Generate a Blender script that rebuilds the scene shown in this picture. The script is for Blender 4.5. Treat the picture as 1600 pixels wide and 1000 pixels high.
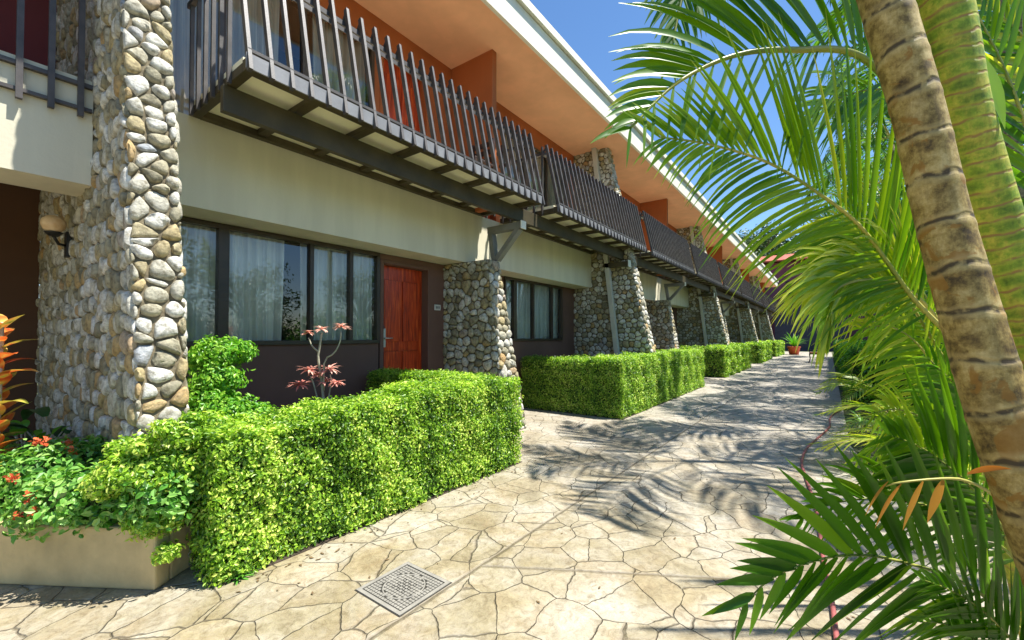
import bpy, math, random
import numpy as np
from mathutils import Vector
for o in list(bpy.data.objects): bpy.data.objects.remove(o)
rnd = random.Random(7); rng = np.random.default_rng(7)
S = bpy.context.scene; COL = S.collection
# ------------------------------------------------------------ camera, world, sun
FP = 668.0; EYE = 1.4; TH = math.atan(493/668.0); PR = math.radians(1.04)
cam = bpy.data.objects.new('camera', bpy.data.cameras.new('camera')); COL.objects.link(cam)
cam.location = (0, 0, EYE); cam.rotation_euler = (math.pi/2+PR, 0, TH)
cam.data.sensor_width = 36; cam.data.lens = 36*FP/1600; cam.data.shift_y = 13/1600
cam.data.clip_start = .05; cam.data.clip_end = 2000
S.camera = cam
SUN = Vector((1.0, .62, 2.7)).normalized()
EL = math.asin(SUN.z); AZ = math.atan2(SUN.x, SUN.y)
w = bpy.data.worlds.new('World'); S.world = w; w.use_nodes = True
nt = w.node_tree; sky = nt.nodes.new('ShaderNodeTexSky'); sky.sky_type = 'NISHITA'; sky.sun_disc = False
sky.sun_elevation = EL; sky.sun_rotation = AZ; sky.altitude = 0; sky.air_density = 1.0; sky.dust_density = .15; sky.ozone_density = 4.0
bg = nt.nodes['Background']; bg.inputs[1].default_value = .10
hs = nt.nodes.new('ShaderNodeHueSaturation'); hs.inputs['Saturation'].default_value = 1.12; nt.links.new(sky.outputs[0], hs.inputs['Color']); nt.links.new(hs.outputs[0], bg.inputs[0])
sl = bpy.data.lights.new('sun', 'SUN'); sl.energy = 5.0; sl.angle = math.radians(.5); sl.color = (1, .965, .89)
so = bpy.data.objects.new('sun', sl); COL.objects.link(so); so.rotation_euler = SUN.to_track_quat('Z', 'Y').to_euler()
S.view_settings.view_transform = 'Standard'; S.view_settings.look = 'None'; S.view_settings.gamma = 1
S.view_settings.exposure = 1.05
S.render.engine = 'CYCLES'
S.cycles.max_bounces = 8; S.cycles.transparent_max_bounces = 16
# ------------------------------------------------------------ helpers
_F = np.array([-math.sin(TH)*math.cos(PR), math.cos(TH)*math.cos(PR), math.sin(PR)])
_R = np.array([math.cos(TH), math.sin(TH), 0]); _U = np.cross(_R, _F)
def at(x, y, d):                       # photo pixel + metres of depth -> world point
    return np.array([0, 0, EYE]) + d*(_F + _R*(x-800)/FP + _U*(513-y)/FP)

def nodemat(name):
    m = bpy.data.materials.new(name); m.use_nodes = True
    return m, m.node_tree, m.node_tree.nodes['Principled BSDF']
def N(nt, t, **k):
    n = nt.nodes.new(t)
    for a, b in k.items(): setattr(n, a, b)
    return n
def ramp(nt, stops, interp='LINEAR'):
    r = N(nt, 'ShaderNodeValToRGB'); e = r.color_ramp.elements; r.color_ramp.interpolation = interp
    while len(e) < len(stops): e.new(.5)
    for i, (p, c) in enumerate(stops): e[i].position = p; e[i].color = (*c, 1)
    return r
def mixc(nt, fac, a, b, typ='MIX'):
    m = N(nt, 'ShaderNodeMix', data_type='RGBA', blend_type=typ)
    for s, v in ((0, fac), (6, a), (7, b)):
        if isinstance(v, (int, float)): m.inputs[s].default_value = v
        elif isinstance(v, tuple): m.inputs[s].default_value = (*v, 1)
        else: nt.links.new(v, m.inputs[s])
    return m.outputs[2]
def mth(nt, op, a, b=None, c=None, clamp=False):
    m = N(nt, 'ShaderNodeMath', operation=op); m.use_clamp = clamp
    for s, v in ((0, a), (1, b), (2, c)):
        if v is None: continue
        if isinstance(v, (int, float)): m.inputs[s].default_value = v
        else: nt.links.new(v, m.inputs[s])
    return m.outputs[0]
def noise(nt, vec, scale, detail=4, rough=.55, dist=0):
    n = N(nt, 'ShaderNodeTexNoise'); n.inputs['Scale'].default_value = scale; n.inputs['Detail'].default_value = detail
    n.inputs['Roughness'].default_value = rough; n.inputs['Distortion'].default_value = dist
    if vec is not None: nt.links.new(vec, n.inputs['Vector'])
    return n.outputs['Fac']
def bump(nt, bs, h, strength=.3, dist=.02):
    b = N(nt, 'ShaderNodeBump'); b.inputs['Strength'].default_value = strength; b.inputs['Distance'].default_value = dist
    nt.links.new(h, b.inputs['Height']); nt.links.new(b.outputs[0], bs.inputs['Normal'])
def pm(name, col, rough=.75, var=.12, scale=3, bmp=.15, bscale=60, metal=0, streak=0, spec=.5, sscale=2.6):
    m, nt, bs = nodemat(name)
    tc = N(nt, 'ShaderNodeTexCoord').outputs['Object']
    n1 = noise(nt, tc, scale, 6)
    lo = tuple(c*(1-var*1.6) for c in col); hi = tuple(min(1, c*(1+var)) for c in col)
    r = ramp(nt, [(.3, lo), (.7, hi)]); nt.links.new(n1, r.inputs[0]); c = r.outputs[0]
    if streak:
        mp = N(nt, 'ShaderNodeMapping'); mp.inputs['Scale'].default_value = (sscale if sscale < 5 else 0, sscale, .30 if sscale < 5 else .12); nt.links.new(tc, mp.inputs[0])
        s = noise(nt, mp.outputs[0], 1.5, 5)
        r2 = ramp(nt, [(.42, (1-streak,)*3), (.62, (1, 1, 1))]); nt.links.new(s, r2.inputs[0])
        c = mixc(nt, 1.0, c, r2.outputs[0], 'MULTIPLY')
    nt.links.new(c, bs.inputs['Base Color'])
    bs.inputs['Roughness'].default_value = rough; bs.inputs['Metallic'].default_value = metal
    bs.inputs['Specular IOR Level'].default_value = spec
    if bmp: bump(nt, bs, noise(nt, tc, bscale, 5), bmp, .01)
    return m
def leafmat(name, stops, trans=.35, rough=.4, spec=.5, tint=(1.3, 1.5, .5)):
    m, nt, bs = nodemat(name)
    a = N(nt, 'ShaderNodeAttribute', attribute_name='v')
    r = ramp(nt, stops); nt.links.new(a.outputs['Fac'], r.inputs[0])
    tc = N(nt, 'ShaderNodeTexCoord').outputs['Object']
    c = mixc(nt, mth(nt, 'MULTIPLY', noise(nt, tc, 2.2, 3), .5), r.outputs[0], tuple(min(1, x*1.6) for x in stops[-1][1]), 'MIX') if 0 else r.outputs[0]
    nt.links.new(c, bs.inputs['Base Color']); bs.inputs['Roughness'].default_value = rough
    bs.inputs['Specular IOR Level'].default_value = spec
    t = N(nt, 'ShaderNodeBsdfTranslucent'); nt.links.new(mixc(nt, 1.0, c, tint, 'MULTIPLY'), t.inputs[0])
    mx = N(nt, 'ShaderNodeMixShader'); mx.inputs[0].default_value = trans
    nt.links.new(bs.outputs[0], mx.inputs[1]); nt.links.new(t.outputs[0], mx.inputs[2])
    nt.links.new(mx.outputs[0], nt.nodes['Material Output'].inputs[0])
    return m

class MB:
    def __init__(s): s.v = []; s.f = []; s.m = []; s.a = []; s.n = 0; s.sm = []
    def add(s, V, Fc, mi=0, a=None, smooth=False):
        V = np.asarray(V, float).reshape(-1, 3); k = s.n
        s.v.append(V); s.n += len(V)
        s.a.append(np.full(len(V), .5 if a is None else 0.0) + (0 if a is None else a))
        for f in Fc: s.f.append(tuple(i+k for i in f)); s.m.append(mi); s.sm.append(smooth)
        return s
    def box(s, x0, x1, y0, y1, z0, z1, mi=0, a=None):
        x0, x1 = sorted((x0, x1)); y0, y1 = sorted((y0, y1)); z0, z1 = sorted((z0, z1))
        V = [(x, y, z) for z in (z0, z1) for y in (y0, y1) for x in (x0, x1)]
        return s.add(V, [(0, 2, 3, 1), (4, 5, 7, 6), (0, 1, 5, 4), (2, 6, 7, 3), (0, 4, 6, 2), (1, 3, 7, 5)], mi, a)
    def prism(s, poly, y0, y1, mi=0, a=None):         # poly in (x,z), extruded along y
        n = len(poly); V = [(x, y0, z) for x, z in poly]+[(x, y1, z) for x, z in poly]
        F = [tuple(range(n)), tuple(range(2*n-1, n-1, -1))]+[(i+n, (i+1) % n+n, (i+1) % n, i) for i in range(n)]
        return s.add(V, F, mi, a)
    def beam(s, p, q, wa, wb, up=(0, 0, 1), mi=0, a=None, taper=1):
        p = Vector(p); q = Vector(q); d = (q-p).normalized(); u = Vector(up); sd = d.cross(u)
        if sd.length < 1e-4: sd = d.cross(Vector((1, 0, 0)))
        sd.normalize(); u = sd.cross(d); V = []
        for c, t in ((p, 1), (q, taper)):
            for i, j in ((-1, -1), (1, -1), (1, 1), (-1, 1)): V.append(c+sd*i*wa/2*t+u*j*wb/2*t)
        return s.add([tuple(x) for x in V], [(0, 1, 2, 3), (7, 6, 5, 4), (0, 4, 5, 1), (1, 5, 6, 2), (2, 6, 7, 3), (3, 7, 4, 0)], mi, a)
    def tube(s, pts, rad, seg=8, mi=0, a=None, cap=True):
        pts = [Vector(p) for p in pts]; n = len(pts)
        rad = [rad]*n if isinstance(rad, (int, float)) else rad
        ref = Vector((.31, .52, .8)); V = []; A = []
        for i, p in enumerate(pts):
            t = (pts[min(i+1, n-1)]-pts[max(i-1, 0)]).normalized()
            u = (ref-t*ref.dot(t)).normalized(); ref = u; b = t.cross(u)
            for k in range(seg):
                an = 2*math.pi*k/seg; V.append(tuple(p+(u*math.cos(an)+b*math.sin(an))*rad[i]))
        F = [(i*seg+k, i*seg+(k+1) % seg, (i+1)*seg+(k+1) % seg, (i+1)*seg+k) for i in range(n-1) for k in range(seg)]
        s.add(V, F, mi, np.repeat(a, seg) if isinstance(a, np.ndarray) else a, True)
        if cap:
            k = s.n-len(V); s.f += [tuple(k+i for i in range(seg-1, -1, -1)), tuple(k+(n-1)*seg+i for i in range(seg))]
            s.m += [mi, mi]; s.sm += [False, False]
        return s
    def lathe(s, c, prof, seg=16, mi=0, a=None):       # prof: (r,z)
        V = [(c[0]+r*math.cos(2*math.pi*k/seg), c[1]+r*math.sin(2*math.pi*k/seg), c[2]+z) for r, z in prof for k in range(seg)]
        F = [(i*seg+k, i*seg+(k+1) % seg, (i+1)*seg+(k+1) % seg, (i+1)*seg+k) for i in range(len(prof)-1) for k in range(seg)]
        return s.add(V, F, mi, a, True)
    def build(s, name, mats, parent=None, bevel=0):
        if not isinstance(mats, (list, tuple)): mats = [mats]
        me = bpy.data.meshes.new(name); V = np.concatenate(s.v); me.from_pydata(V.tolist(), [], s.f)
        for m in mats: me.materials.append(m)
        me.polygons.foreach_set('material_index', np.array(s.m, dtype=np.int32))
        me.polygons.foreach_set('use_smooth', np.array(s.sm, dtype=bool))
        at_ = me.attributes.new('v', 'FLOAT', 'POINT'); at_.data.foreach_set('value', np.concatenate(s.a).astype(np.float32))
        me.update()
        o = bpy.data.objects.new(name, me); COL.objects.link(o)
        if bevel:
            b = o.modifiers.new('bevel', 'BEVEL'); b.width = bevel; b.segments = 2; b.limit_method = 'ANGLE'
        if parent: o.parent = parent
        return o
def npmesh(name, V, Fq, val, mats, parent=None, smooth=False, mi=None):
    V = np.asarray(V, np.float32); Fq = np.asarray(Fq, np.int32); k = Fq.shape[1]
    me = bpy.data.meshes.new(name); me.vertices.add(len(V)); me.vertices.foreach_set('co', V.ravel())
    me.loops.add(Fq.size); me.loops.foreach_set('vertex_index', Fq.ravel())
    me.polygons.add(len(Fq)); me.polygons.foreach_set('loop_start', np.arange(0, Fq.size, k, dtype=np.int32))
    for m in (mats if isinstance(mats, (list, tuple)) else [mats]): me.materials.append(m)
    if mi is not None: me.polygons.foreach_set('material_index', np.asarray(mi, np.int32))
    me.polygons.foreach_set('use_smooth', np.full(len(Fq), smooth, dtype=bool))
    at_ = me.attributes.new('v', 'FLOAT', 'POINT'); at_.data.foreach_set('value', np.asarray(val, np.float32))
    me.update(calc_edges=True); me.validate()
    o = bpy.data.objects.new(name, me); COL.objects.link(o)
    if parent: o.parent = parent
    return o
def tag(o, label=None, cat=None, group=None, kind=None):
    if label: o['label'] = label
    if cat: o['category'] = cat
    if group: o['group'] = group
    if kind: o['kind'] = kind
    return o
def thing(name, label, cat, loc=(0, 0, 0), group=None):
    o = bpy.data.objects.new(name, None); COL.objects.link(o); o.location = loc; o.empty_display_size = .2
    return tag(o, label, cat, group)
def sub(o, parent):                      # keep world placement of geometry built in world space
    o.parent = parent
    o.location = -Vector(world_loc(parent)); return o
def world_loc(o):
    v = Vector(o.location)
    while o.parent: o = o.parent; v += Vector(o.location)
    return v
# ------------------------------------------------------------ materials
M = {}
M['white'] = pm('painted_white_wall', (.76, .71, .54), .8, .06, .35, .15, 40, streak=.09)
M['cream'] = pm('planter_paint', (.60, .455, .22), .85, .14, 5, .35, 40, streak=.10)
M['brown'] = pm('brown_wall_paint', (.155, .082, .058), .8, .1, 1.2, .1, 90)
M['darkbrown'] = pm('dark_brown_paint', (.10, .045, .02), .8, .15, 1, .1, 90)
M['maroon'] = pm('maroon_paint', (.16, .03, .035), .8, .12, 1, .1, 90)
M['rust'] = pm('rust_orange_wall', (.42, .115, .03), .8, .1, 1.0, .1, 90, streak=.06)
M['soffit'] = pm('salmon_soffit_paint', (.90, .47, .27), .85, .07, .8, .10, 50, streak=.06)
M['fascia'] = pm('cream_fascia_paint', (.86, .82, .70), .6, .04, 2, .05, 60, streak=.05)
M['steel'] = pm('dark_painted_steel', (.065, .050, .022), .55, .25, 4, .1, 80)
M['steelg'] = pm('grey_painted_steel', (.20, .195, .17), .5, .15, 4, .1, 80)
M['railm'] = pm('charcoal_rail_paint', (.075, .066, .062), .5, .25, 9, .1, 90, spec=.5)
M['edge'] = pm('grey_edge_paint', (.24, .24, .25), .55, .15, 5, .1, 70)
M['panel'] = pm('cream_deck_board', (.86, .80, .58), .7, .06, 3, .1, 50)
M['post'] = pm('grey_post_paint', (.55, .53, .46), .5, .06, 3, .05, 60)
M['frame'] = pm('bronze_window_frame', (.055, .038, .022), .4, .2, 4, .05, 60)
M['curtain'] = pm('sheer_curtain', (.94, .94, .86), .9, .04, 3, 0, streak=.20, sscale=22)  # vertical streaks put fold shade into the cloth colour
M['upcurtain'] = pm('tan_curtain', (.90, .76, .60), .9, .05, 3, 0, streak=.3, sscale=22)  # streaks again stand for the shade between folds
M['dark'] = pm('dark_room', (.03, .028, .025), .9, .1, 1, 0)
M['tile'] = pm('room_floor', (.25, .2, .15), .6, .1, 2, 0)
M['metal'] = pm('brushed_metal', (.6, .6, .58), .35, .05, 30, 0, metal=.9)
M['black'] = pm('black_iron', (.02, .018, .016), .5, .2, 20, .1)
M['plaque'] = pm('plaque_grey', (.62, .60, .55), .5, .06, 20, 0)
M['ink'] = pm('plaque_ink', (.12, .12, .11), .6, .05, 20, 0)
M['wood_d'] = pm('dark_wood', (.05, .02, .012), .6, .3, 6, .2, 30)
M['soil'] = pm('soil', (.06, .042, .028), .95, .35, 8, .8, 25)
M['pot'] = pm('red_pot', (.55, .09, .03), .6, .1, 6, .1)
M['roofred'] = pm('red_roof_tile', (.42, .10, .06), .8, .25, 2, .4, 12)
M['purple'] = pm('plum_wall', (.17, .055, .085), .8, .12, .6, .1, 20)
M['hose'] = pm('dusty_red_hose', (.33, .09, .085), .5, .15, 12, .1, 80)
M['stem'] = pm('grey_stem', (.46, .42, .30), .7, .2, 25, .3, 60)
M['bark'] = pm('tree_bark', (.16, .11, .07), .9, .35, 12, .6, 20)
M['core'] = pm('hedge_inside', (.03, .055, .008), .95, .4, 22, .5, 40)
M['fabric'] = pm('cushion_cloth', (.5, .14, .12), .9, .1, 8, .1)

def wood_door():
    m, nt, bs = nodemat('red_stained_door'); tc = N(nt, 'ShaderNodeTexCoord').outputs['Object']
    mp = N(nt, 'ShaderNodeMapping'); mp.inputs['Scale'].default_value = (10, 10, .9); nt.links.new(tc, mp.inputs[0])
    n = noise(nt, mp.outputs[0], 3, 7, .6, .6)
    r = ramp(nt, [(.3, (.17, .018, .005)), (.55, (.52, .055, .010)), (.75, (.80, .17, .03))]); nt.links.new(n, r.inputs[0])
    nt.links.new(r.outputs[0], bs.inputs['Base Color']); bs.inputs['Roughness'].default_value = .3
    bump(nt, bs, n, .15, .01); return m
M['door'] = wood_door()
def glass():
    m, nt, bs = nodemat('window_glass'); nt.nodes.remove(bs)
    t = N(nt, 'ShaderNodeBsdfTransparent'); t.inputs[0].default_value = (.96, .98, .95, 1)
    g = N(nt, 'ShaderNodeBsdfGlossy'); g.inputs['Roughness'].default_value = .004; g.inputs[0].default_value = (1, 1, 1, 1)
    f = N(nt, 'ShaderNodeFresnel'); f.inputs[0].default_value = 1.8
    x = N(nt, 'ShaderNodeMixShader'); nt.links.new(f.outputs[0], x.inputs[0]); nt.links.new(t.outputs[0], x.inputs[1]); nt.links.new(g.outputs[0], x.inputs[2])
    nt.links.new(x.outputs[0], nt.nodes['Material Output'].inputs[0]); return m
M['glass'] = glass()
def lampglass():
    m, nt, bs = nodemat('amber_lamp_glass'); bs.inputs['Base Color'].default_value = (.75, .5, .25, 1); bs.inputs['Roughness'].default_value = .35
    tc = N(nt, 'ShaderNodeTexCoord').outputs['Object']; r = ramp(nt, [(.3, (.6, .36, .15)), (.7, (.85, .62, .36))]); nt.links.new(noise(nt, tc, 14, 3), r.inputs[0]); nt.links.new(r.outputs[0], bs.inputs['Base Color'])
    return m
M['lampglass'] = lampglass()
def stonemat(name, stops):
    m, nt, bs = nodemat(name); tc = N(nt, 'ShaderNodeTexCoord').outputs['Object']
    a = N(nt, 'ShaderNodeAttribute', attribute_name='v'); r = ramp(nt, stops); nt.links.new(a.outputs['Fac'], r.inputs[0])
    n1 = noise(nt, tc, 26, 8, .62); r1 = ramp(nt, [(.34, (.48, .45, .38)), (.5, (.95, .94, .92)), (.68, (1.25, 1.22, 1.15))]); nt.links.new(n1, r1.inputs[0])
    c = mixc(nt, 1, r.outputs[0], r1.outputs[0], 'MULTIPLY')
    mp = N(nt, 'ShaderNodeMapping'); mp.inputs['Rotation'].default_value = (.5, .4, .3); mp.inputs['Scale'].default_value = (1, 1, 3.2); nt.links.new(tc, mp.inputs[0])
    n2 = noise(nt, mp.outputs[0], 11, 6, .6, 1.2); r2 = ramp(nt, [(.40, (0, 0, 0)), (.46, (1, 1, 1)), (.52, (0, 0, 0))]); nt.links.new(n2, r2.inputs[0])
    c = mixc(nt, mth(nt, 'MULTIPLY', r2.outputs[0], .28), c, (.22, .19, .14))
    nt.links.new(c, bs.inputs['Base Color']); bs.inputs['Roughness'].default_value = .8
    bump(nt, bs, noise(nt, tc, 38, 9, .7), .8, .016); return m
M['stone'] = stonemat('river_stone', [(0, (.22, .20, .13)), (.15, (.36, .335, .235)), (.35, (.56, .545, .48)), (.6, (.70, .69, .64)), (.76, (.36, .32, .20)), (.88, (.46, .37, .19)), (.95, (.48, .31, .13)), (1, (.38, .41, .44))])
M['mortar'] = pm('mortar', (.17, .14, .085), .95, .25, 20, .7, 60)
M['hedge'] = leafmat('hedge_leaves', [(0, (.05, .12, .012)), (.35, (.13, .28, .02)), (.65, (.36, .56, .04)), (1, (.70, .76, .18))], .34)
M['mint'] = leafmat('groundcover_leaves', [(0, (.035, .13, .015)), (.5, (.12, .34, .04)), (1, (.36, .56, .15))], .3)
M['shrub'] = leafmat('shrub_leaves', [(0, (.04, .15, .01)), (.5, (.12, .36, .02)), (1, (.34, .55, .06))], .3)
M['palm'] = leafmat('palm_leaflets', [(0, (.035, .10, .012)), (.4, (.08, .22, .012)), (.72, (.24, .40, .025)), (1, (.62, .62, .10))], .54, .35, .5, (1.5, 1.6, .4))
M['palmd'] = leafmat('palm_leaflets_far', [(0, (.03, .08, .01)), (.5, (.08, .2, .02)), (1, (.25, .38, .04))], .38, .4)
M['tree'] = leafmat('tree_leaves', [(0, (.02, .05, .012)), (.5, (.045, .10, .02)), (1, (.13, .20, .05))], .2)
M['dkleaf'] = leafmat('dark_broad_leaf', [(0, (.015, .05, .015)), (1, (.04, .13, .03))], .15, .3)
M['croton'] = leafmat('croton_leaf', [(0, (.05, .13, .01)), (.3, (.55, .50, .08)), (.55, (.75, .50, .12)), (.75, (.70, .18, .04)), (1, (.55, .07, .03))], .25, .3, .5, (1.2, 1.1, .8))
M['dry'] = leafmat('dry_leaflet', [(0, (.42, .12, .01)), (1, (.70, .36, .05))], .3, .5, .4, (1.1, 1, .6))
M['flower'] = leafmat('orange_flower', [(0, (.55, .06, .02)), (1, (.85, .20, .06))], .2, .6, .5, (1, 1, 1))
M['pink'] = leafmat('pink_flower', [(0, (.70, .20, .16)), (1, (.95, .58, .45))], .25, .6, .5, (1, 1, 1))
M['rachis'] = leafmat('palm_rachis', [(0, (.10, .17, .02)), (.5, (.30, .34, .06)), (1, (.55, .47, .12))], .1, .4)
def trunkmat(name, stops, spacing, ringc, ringw, patch=None):
    m, nt, bs = nodemat(name); tc = N(nt, 'ShaderNodeTexCoord').outputs['Object']
    a = N(nt, 'ShaderNodeAttribute', attribute_name='v').outputs['Fac']
    wob = mth(nt, 'MULTIPLY_ADD', noise(nt, tc, 9, 3), .05, a)
    fr = mth(nt, 'FRACT', mth(nt, 'DIVIDE', wob, spacing))
    n1 = noise(nt, tc, 22, 9, .72, .15); r = ramp(nt, stops); nt.links.new(n1, r.inputs[0]); c = r.outputs[0]
    bl_ = ramp(nt, [(.36, (.5, .47, .36)), (.5, (1, 1, 1))]); nt.links.new(noise(nt, tc, 9, 7, .7, .1), bl_.inputs[0]); c = mixc(nt, .8, c, bl_.outputs[0], 'MULTIPLY')
    mp = N(nt, 'ShaderNodeMapping'); mp.inputs['Scale'].default_value = (1, 1, .22); nt.links.new(tc, mp.inputs[0])
    fib = noise(nt, mp.outputs[0], 120, 6, .7); rf = ramp(nt, [(.35, (.62, .58, .5)), (.6, (1.08, 1.05, 1))]); nt.links.new(fib, rf.inputs[0])
    c = mixc(nt, .6, c, rf.outputs[0], 'MULTIPLY')
    if patch:
        pn = noise(nt, tc, 17, 4, .55, .6); pr = ramp(nt, [(.58, (0, 0, 0)), (.62, (1, 1, 1))]); nt.links.new(pn, pr.inputs[0])
        c = mixc(nt, mth(nt, 'MULTIPLY', pr.outputs[0], .8), c, patch)
    d = mth(nt, 'ABSOLUTE', mth(nt, 'SUBTRACT', fr, .5)); rr = ramp(nt, [(.5-ringw*2.2, (0, 0, 0)), (.5-ringw*.7, (1, 1, 1))]); nt.links.new(d, rr.inputs[0])
    rb = ramp(nt, [(.5-ringw*5.5, (0, 0, 0)), (.5-ringw*3, (1, 1, 1))]); nt.links.new(d, rb.inputs[0]); c = mixc(nt, mth(nt, 'MULTIPLY', rb.outputs[0], .35), c, tuple(x*.95 for x in stops[-1][1]))
    brk = ramp(nt, [(.40, (.15, .15, .15)), (.52, (1, 1, 1))]); nt.links.new(noise(nt, tc, 38, 4), brk.inputs[0]); c = mixc(nt, mth(nt, 'MULTIPLY', mth(nt, 'MULTIPLY', rr.outputs[0], .9), brk.outputs[0]), c, ringc)
    nt.links.new(c, bs.inputs['Base Color']); bs.inputs['Roughness'].default_value = .7
    h = mth(nt, 'MULTIPLY_ADD', rr.outputs[0], -1.2, mth(nt, 'MULTIPLY', fib, .6)); bump(nt, bs, h, .28, .005)
    return m
M['trunk'] = trunkmat('ringed_palm_trunk', [(.34, (.07, .045, .012)), (.43, (.20, .135, .035)), (.52, (.38, .28, .085)), (.64, (.56, .44, .19))], .098, (.035, .022, .01), .035, (.27, .13, .015))
M['gtrunk'] = trunkmat('green_palm_stem', [(.34, (.10, .19, .01)), (.5, (.24, .36, .02)), (.64, (.55, .52, .06))], .034, (.30, .17, .05), .06)
M['ftrunk'] = trunkmat('far_palm_trunk', [(.3, (.16, .13, .06)), (.7, (.32, .27, .14))], .12, (.08, .06, .03), .06)

def pathmat():
    m, nt, bs = nodemat('stamped_concrete'); tc = N(nt, 'ShaderNodeTexCoord').outputs['Object']
    nz = N(nt, 'ShaderNodeTexNoise'); nz.inputs['Scale'].default_value = 5; nz.inputs['Detail'].default_value = 3; nt.links.new(tc, nz.inputs[0])
    s1 = N(nt, 'ShaderNodeVectorMath', operation='SUBTRACT'); nt.links.new(nz.outputs['Color'], s1.inputs[0]); s1.inputs[1].default_value = (.5, .5, .5)
    s2 = N(nt, 'ShaderNodeVectorMath', operation='SCALE'); nt.links.new(s1.outputs[0], s2.inputs[0]); s2.inputs['Scale'].default_value = .10
    s3 = N(nt, 'ShaderNodeVectorMath', operation='ADD'); nt.links.new(tc, s3.inputs[0]); nt.links.new(s2.outputs[0], s3.inputs[1])
    fl = N(nt, 'ShaderNodeVectorMath', operation='MULTIPLY'); nt.links.new(s3.outputs[0], fl.inputs[0]); fl.inputs[1].default_value = (1, .85, 0)
    vo = N(nt, 'ShaderNodeTexVoronoi', feature='DISTANCE_TO_EDGE'); vo.inputs['Scale'].default_value = 4.0; nt.links.new(fl.outputs[0], vo.inputs['Vector'])
    vc = N(nt, 'ShaderNodeTexVoronoi', feature='F1'); vc.inputs['Scale'].default_value = 4.0; nt.links.new(fl.outputs[0], vc.inputs['Vector'])
    wv = mth(nt, 'MULTIPLY', noise(nt, tc, 4.5, 4, .7), .068)               # groove width fades in and out
    g0 = mth(nt, 'DIVIDE', vo.outputs['Distance'], mth(nt, 'MAXIMUM', mth(nt, 'SUBTRACT', wv, .018), .002))
    gr = mth(nt, 'SUBTRACT', 1, g0, clamp=True)
    # saw joints
    sep = N(nt, 'ShaderNodeSeparateXYZ'); nt.links.new(tc, sep.inputs[0]); X, Y = sep.outputs[0], sep.outputs[1]
    wob = mth(nt, 'MULTIPLY', mth(nt, 'SUBTRACT', noise(nt, tc, 8, 3), .5), .02)
    def line(nx, ny, c):
        d = mth(nt, 'ADD', mth(nt, 'MULTIPLY_ADD', X, nx, mth(nt, 'MULTIPLY_ADD', Y, ny, -c)), wob)
        return mth(nt, 'SUBTRACT', 1, mth(nt, 'DIVIDE', mth(nt, 'ABSOLUTE', d), .02), clamp=True)
    j1 = line(1, 0, -1.72)
    q = math.hypot(.68, 1.13); c2 = (-.68*(-1.72)+1.13*2.0)/q
    j2 = mth(nt, 'MULTIPLY', line(-.68/q, 1.13/q, c2), mth(nt, 'GREATER_THAN', X, -1.72))
    c3 = (-.68*(-1.72)+1.13*7.1)/q
    j3 = line(-.68/q, 1.13/q, c3)
    jj = mth(nt, 'MAXIMUM', j1, mth(nt, 'MAXIMUM', j2, mth(nt, 'MULTIPLY', j3, .6)))
    groove = mth(nt, 'MAXIMUM', gr, jj)
    base = ramp(nt, [(.30, (.185, .15, .085)), (.43, (.30, .262, .17)), (.54, (.365, .335, .265)), (.7, (.45, .425, .365))]); nt.links.new(noise(nt, tc, 1.7, 8, .6, .4), base.inputs[0])
    sepc = N(nt, 'ShaderNodeSeparateColor'); nt.links.new(vc.outputs['Color'], sepc.inputs[0])
    cell = ramp(nt, [(0, (.80, .74, .60)), (.5, (1, 1, 1)), (1, (1.06, 1.0, .9))]); nt.links.new(sepc.outputs[0], cell.inputs[0])
    c = mixc(nt, .8, base.outputs[0], cell.outputs[0], 'MULTIPLY')
    och = ramp(nt, [(.50, (0, 0, 0)), (.68, (1, 1, 1))]); nt.links.new(noise(nt, tc, 2.6, 6, .65, 1.0), och.inputs[0])
    c = mixc(nt, mth(nt, 'MULTIPLY', och.outputs[0], .55), c, (.25, .18, .09))
    # near stretch is browner, far stretch greyer
    fy = N(nt, 'ShaderNodeMapRange'); fy.inputs[1].default_value = 2; fy.inputs[2].default_value = 9; nt.links.new(Y, fy.inputs[0])
    c = mixc(nt, mth(nt, 'MULTIPLY', fy.outputs[0], .55), c, (.44, .42, .40))
    fine = ramp(nt, [(.34, (.55, .50, .42)), (.5, (.92, .90, .86)), (.64, (1.12, 1.10, 1.06))]); nt.links.new(noise(nt, tc, 16, 12, .78, 1.2), fine.inputs[0])
    c = mixc(nt, 1.0, c, fine.outputs[0], 'MULTIPLY')
    c = mixc(nt, mth(nt, 'MULTIPLY', groove, .64), c, (.11, .085, .055))
    nt.links.new(c, bs.inputs['Base Color']); bs.inputs['Roughness'].default_value = .62
    h = mth(nt, 'ADD', mth(nt, 'MULTIPLY', groove, -1.0), mth(nt, 'MULTIPLY', noise(nt, tc, 14, 9, .65, .6), .75))
    bump(nt, bs, h, .85, .016); return m
M['path'] = pathmat()
def grassmat():
    return pm('planting_bed_ground', (.07, .085, .03), .95, .4, 3, .7, 20)
M['bed'] = grassmat()
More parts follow.
